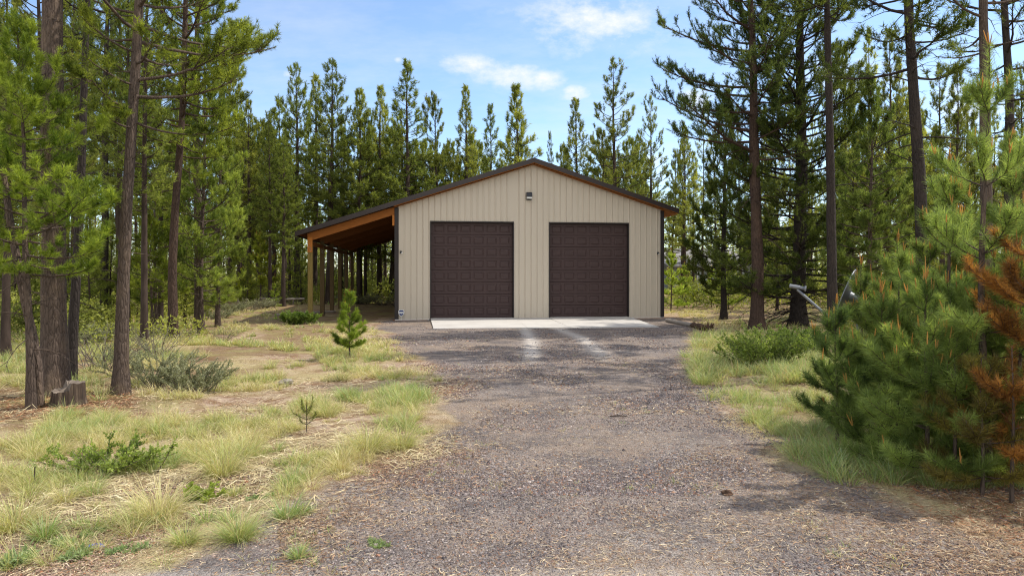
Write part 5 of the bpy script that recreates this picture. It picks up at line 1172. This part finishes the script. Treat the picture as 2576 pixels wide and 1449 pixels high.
# odds and ends
def lump(name, label, cat, x, y, s, mat, seed, flat=.6):
    X, Y = gpt(x, y); r = np.random.default_rng(seed); b = MB(); nu, nvv = 9, 6; P = []
    for i in range(nvv + 1):
        f = math.pi * i / nvv
        for j in range(nu):
            q = 2 * math.pi * j / nu; k = 1 + r.normal(0, .16); P.append((math.sin(f) * math.cos(q) * s * k, math.sin(f) * math.sin(q) * s * k * .8, math.cos(f) * s * flat * k))
    i = np.arange(nvv)[:, None]; j = np.arange(nu)[None]; k = (j + 1) % nu
    b.add(np.array(P) + np.array([0, 0, s * flat * .55]), np.stack([i * nu + j, (i + 1) * nu + j, (i + 1) * nu + k, i * nu + k], -1).reshape(-1, 4))
    o = b.build(name, mat); o.location = (X, Y, gz1(X, Y)); tag(o, label, cat); return o
lump('dirt_clod', 'brown clod lying on the gravel at lower right', 'clod', 1829, 1246, .05, M['rot'], 1)
lump('rock', 'dark rounded rock in the left grass below the sagebrush', 'rock', 722, 957, .13, M['rock'], 2, .45)
lump('rock', 'small pale rock on the grass among the right saplings', 'rock', 2166, 812, .13, M['white'], 3, .4)
lump('rock', 'dark flat stone at the gravel edge above the bottom left corner', 'rock', 470, 1340, .035, M['black'], 5, .4)
lump('plastic_scrap', 'crumpled blue plastic scrap on the gravel at lower left', 'litter', 243, 1362, .055, M['bluecloth'], 4, .35).scale = (1.2, .8, .8)
X, Y = gpt(1555, 1050); b = MB(); b.tube([(-.10, 0, .012), (0, .012, .016), (.11, 0, .012)], [.006, .008, .004], 6); o = b.build('stick', M['barkred']); o.location = (X, Y, gz1(X, Y) + .006); tag(o, 'short brown stick lying in the middle of the driveway', 'stick')
X, Y = gpt(725, 770); b = MB(); b.tube([(-1.5, 0, .42), (-.4, .05, .36), (.9, 0, .40)], [.05, .06, .05], 7); b.tube([(.25, .02, -.05), (.28, 0, .36)], [.04, .035], 6); o = b.build('fallen_branch', M['greywood']); o.location = (X, Y, 0); tag(o, 'pale fallen pole propped among brush left of the lean-to', 'fallen branch')
X, Y = gpt(862, 783); b = MB(); b.tube([(-.9, -1.2, .05), (1.0, 1.2, .07)], [.05, .05], 6); o = b.build('pole', M['greywood']); o.location = (X - 1.0, Y - 2.5, 0); tag(o, 'grey pole lying on the ground between the lean-to posts', 'pole')

# neighbour's house far behind the right trees
hx, hy = at(1795, 62), 62; hs = thing('house', 'grey house with a pale shingle roof far off through the trees right of the garage', 'house', (hx, hy, 0), R(18))
b = MB(); b.box((-4.5, 0, 0), (4.0, 8, 2.5)); b.poly([(4.001, 0, 2.5), (4.001, 8, 2.5), (4.001, 4, 4.0)]); b.poly([(-4.501, 0, 2.5), (-4.501, 4, 4.0), (-4.501, 8, 2.5)]); b.build('wall', M['siding'], hs)
b = MB()
for (y0, z0, y1, z1) in ((-.5, 2.36, 4, 4.05), (8.5, 2.36, 4, 4.05)):
    b.add([(-5, y0, z0), (4.5, y0, z0), (4.5, y1, z1), (-5, y1, z1), (-5, y0, z0 + .12), (4.5, y0, z0 + .12), (4.5, y1, z1 + .12), (-5, y1, z1 + .12)], [(0, 3, 2, 1), (4, 5, 6, 7), (0, 1, 5, 4), (1, 2, 6, 5), (0, 4, 7, 3)])
b.build('roof', M['shingle'], hs)
for x_ in (-3.0, .6):
    b = MB(); b.box((x_, -.05, .95), (x_ + 1.3, -.004, 2.05)); w_ = b.build('window', M['white'], hs); b = MB(); b.box((x_ + .08, -.062, 1.03), (x_ + 1.22, -.0505, 1.97)); b.build('pane', M['glass'], w_)
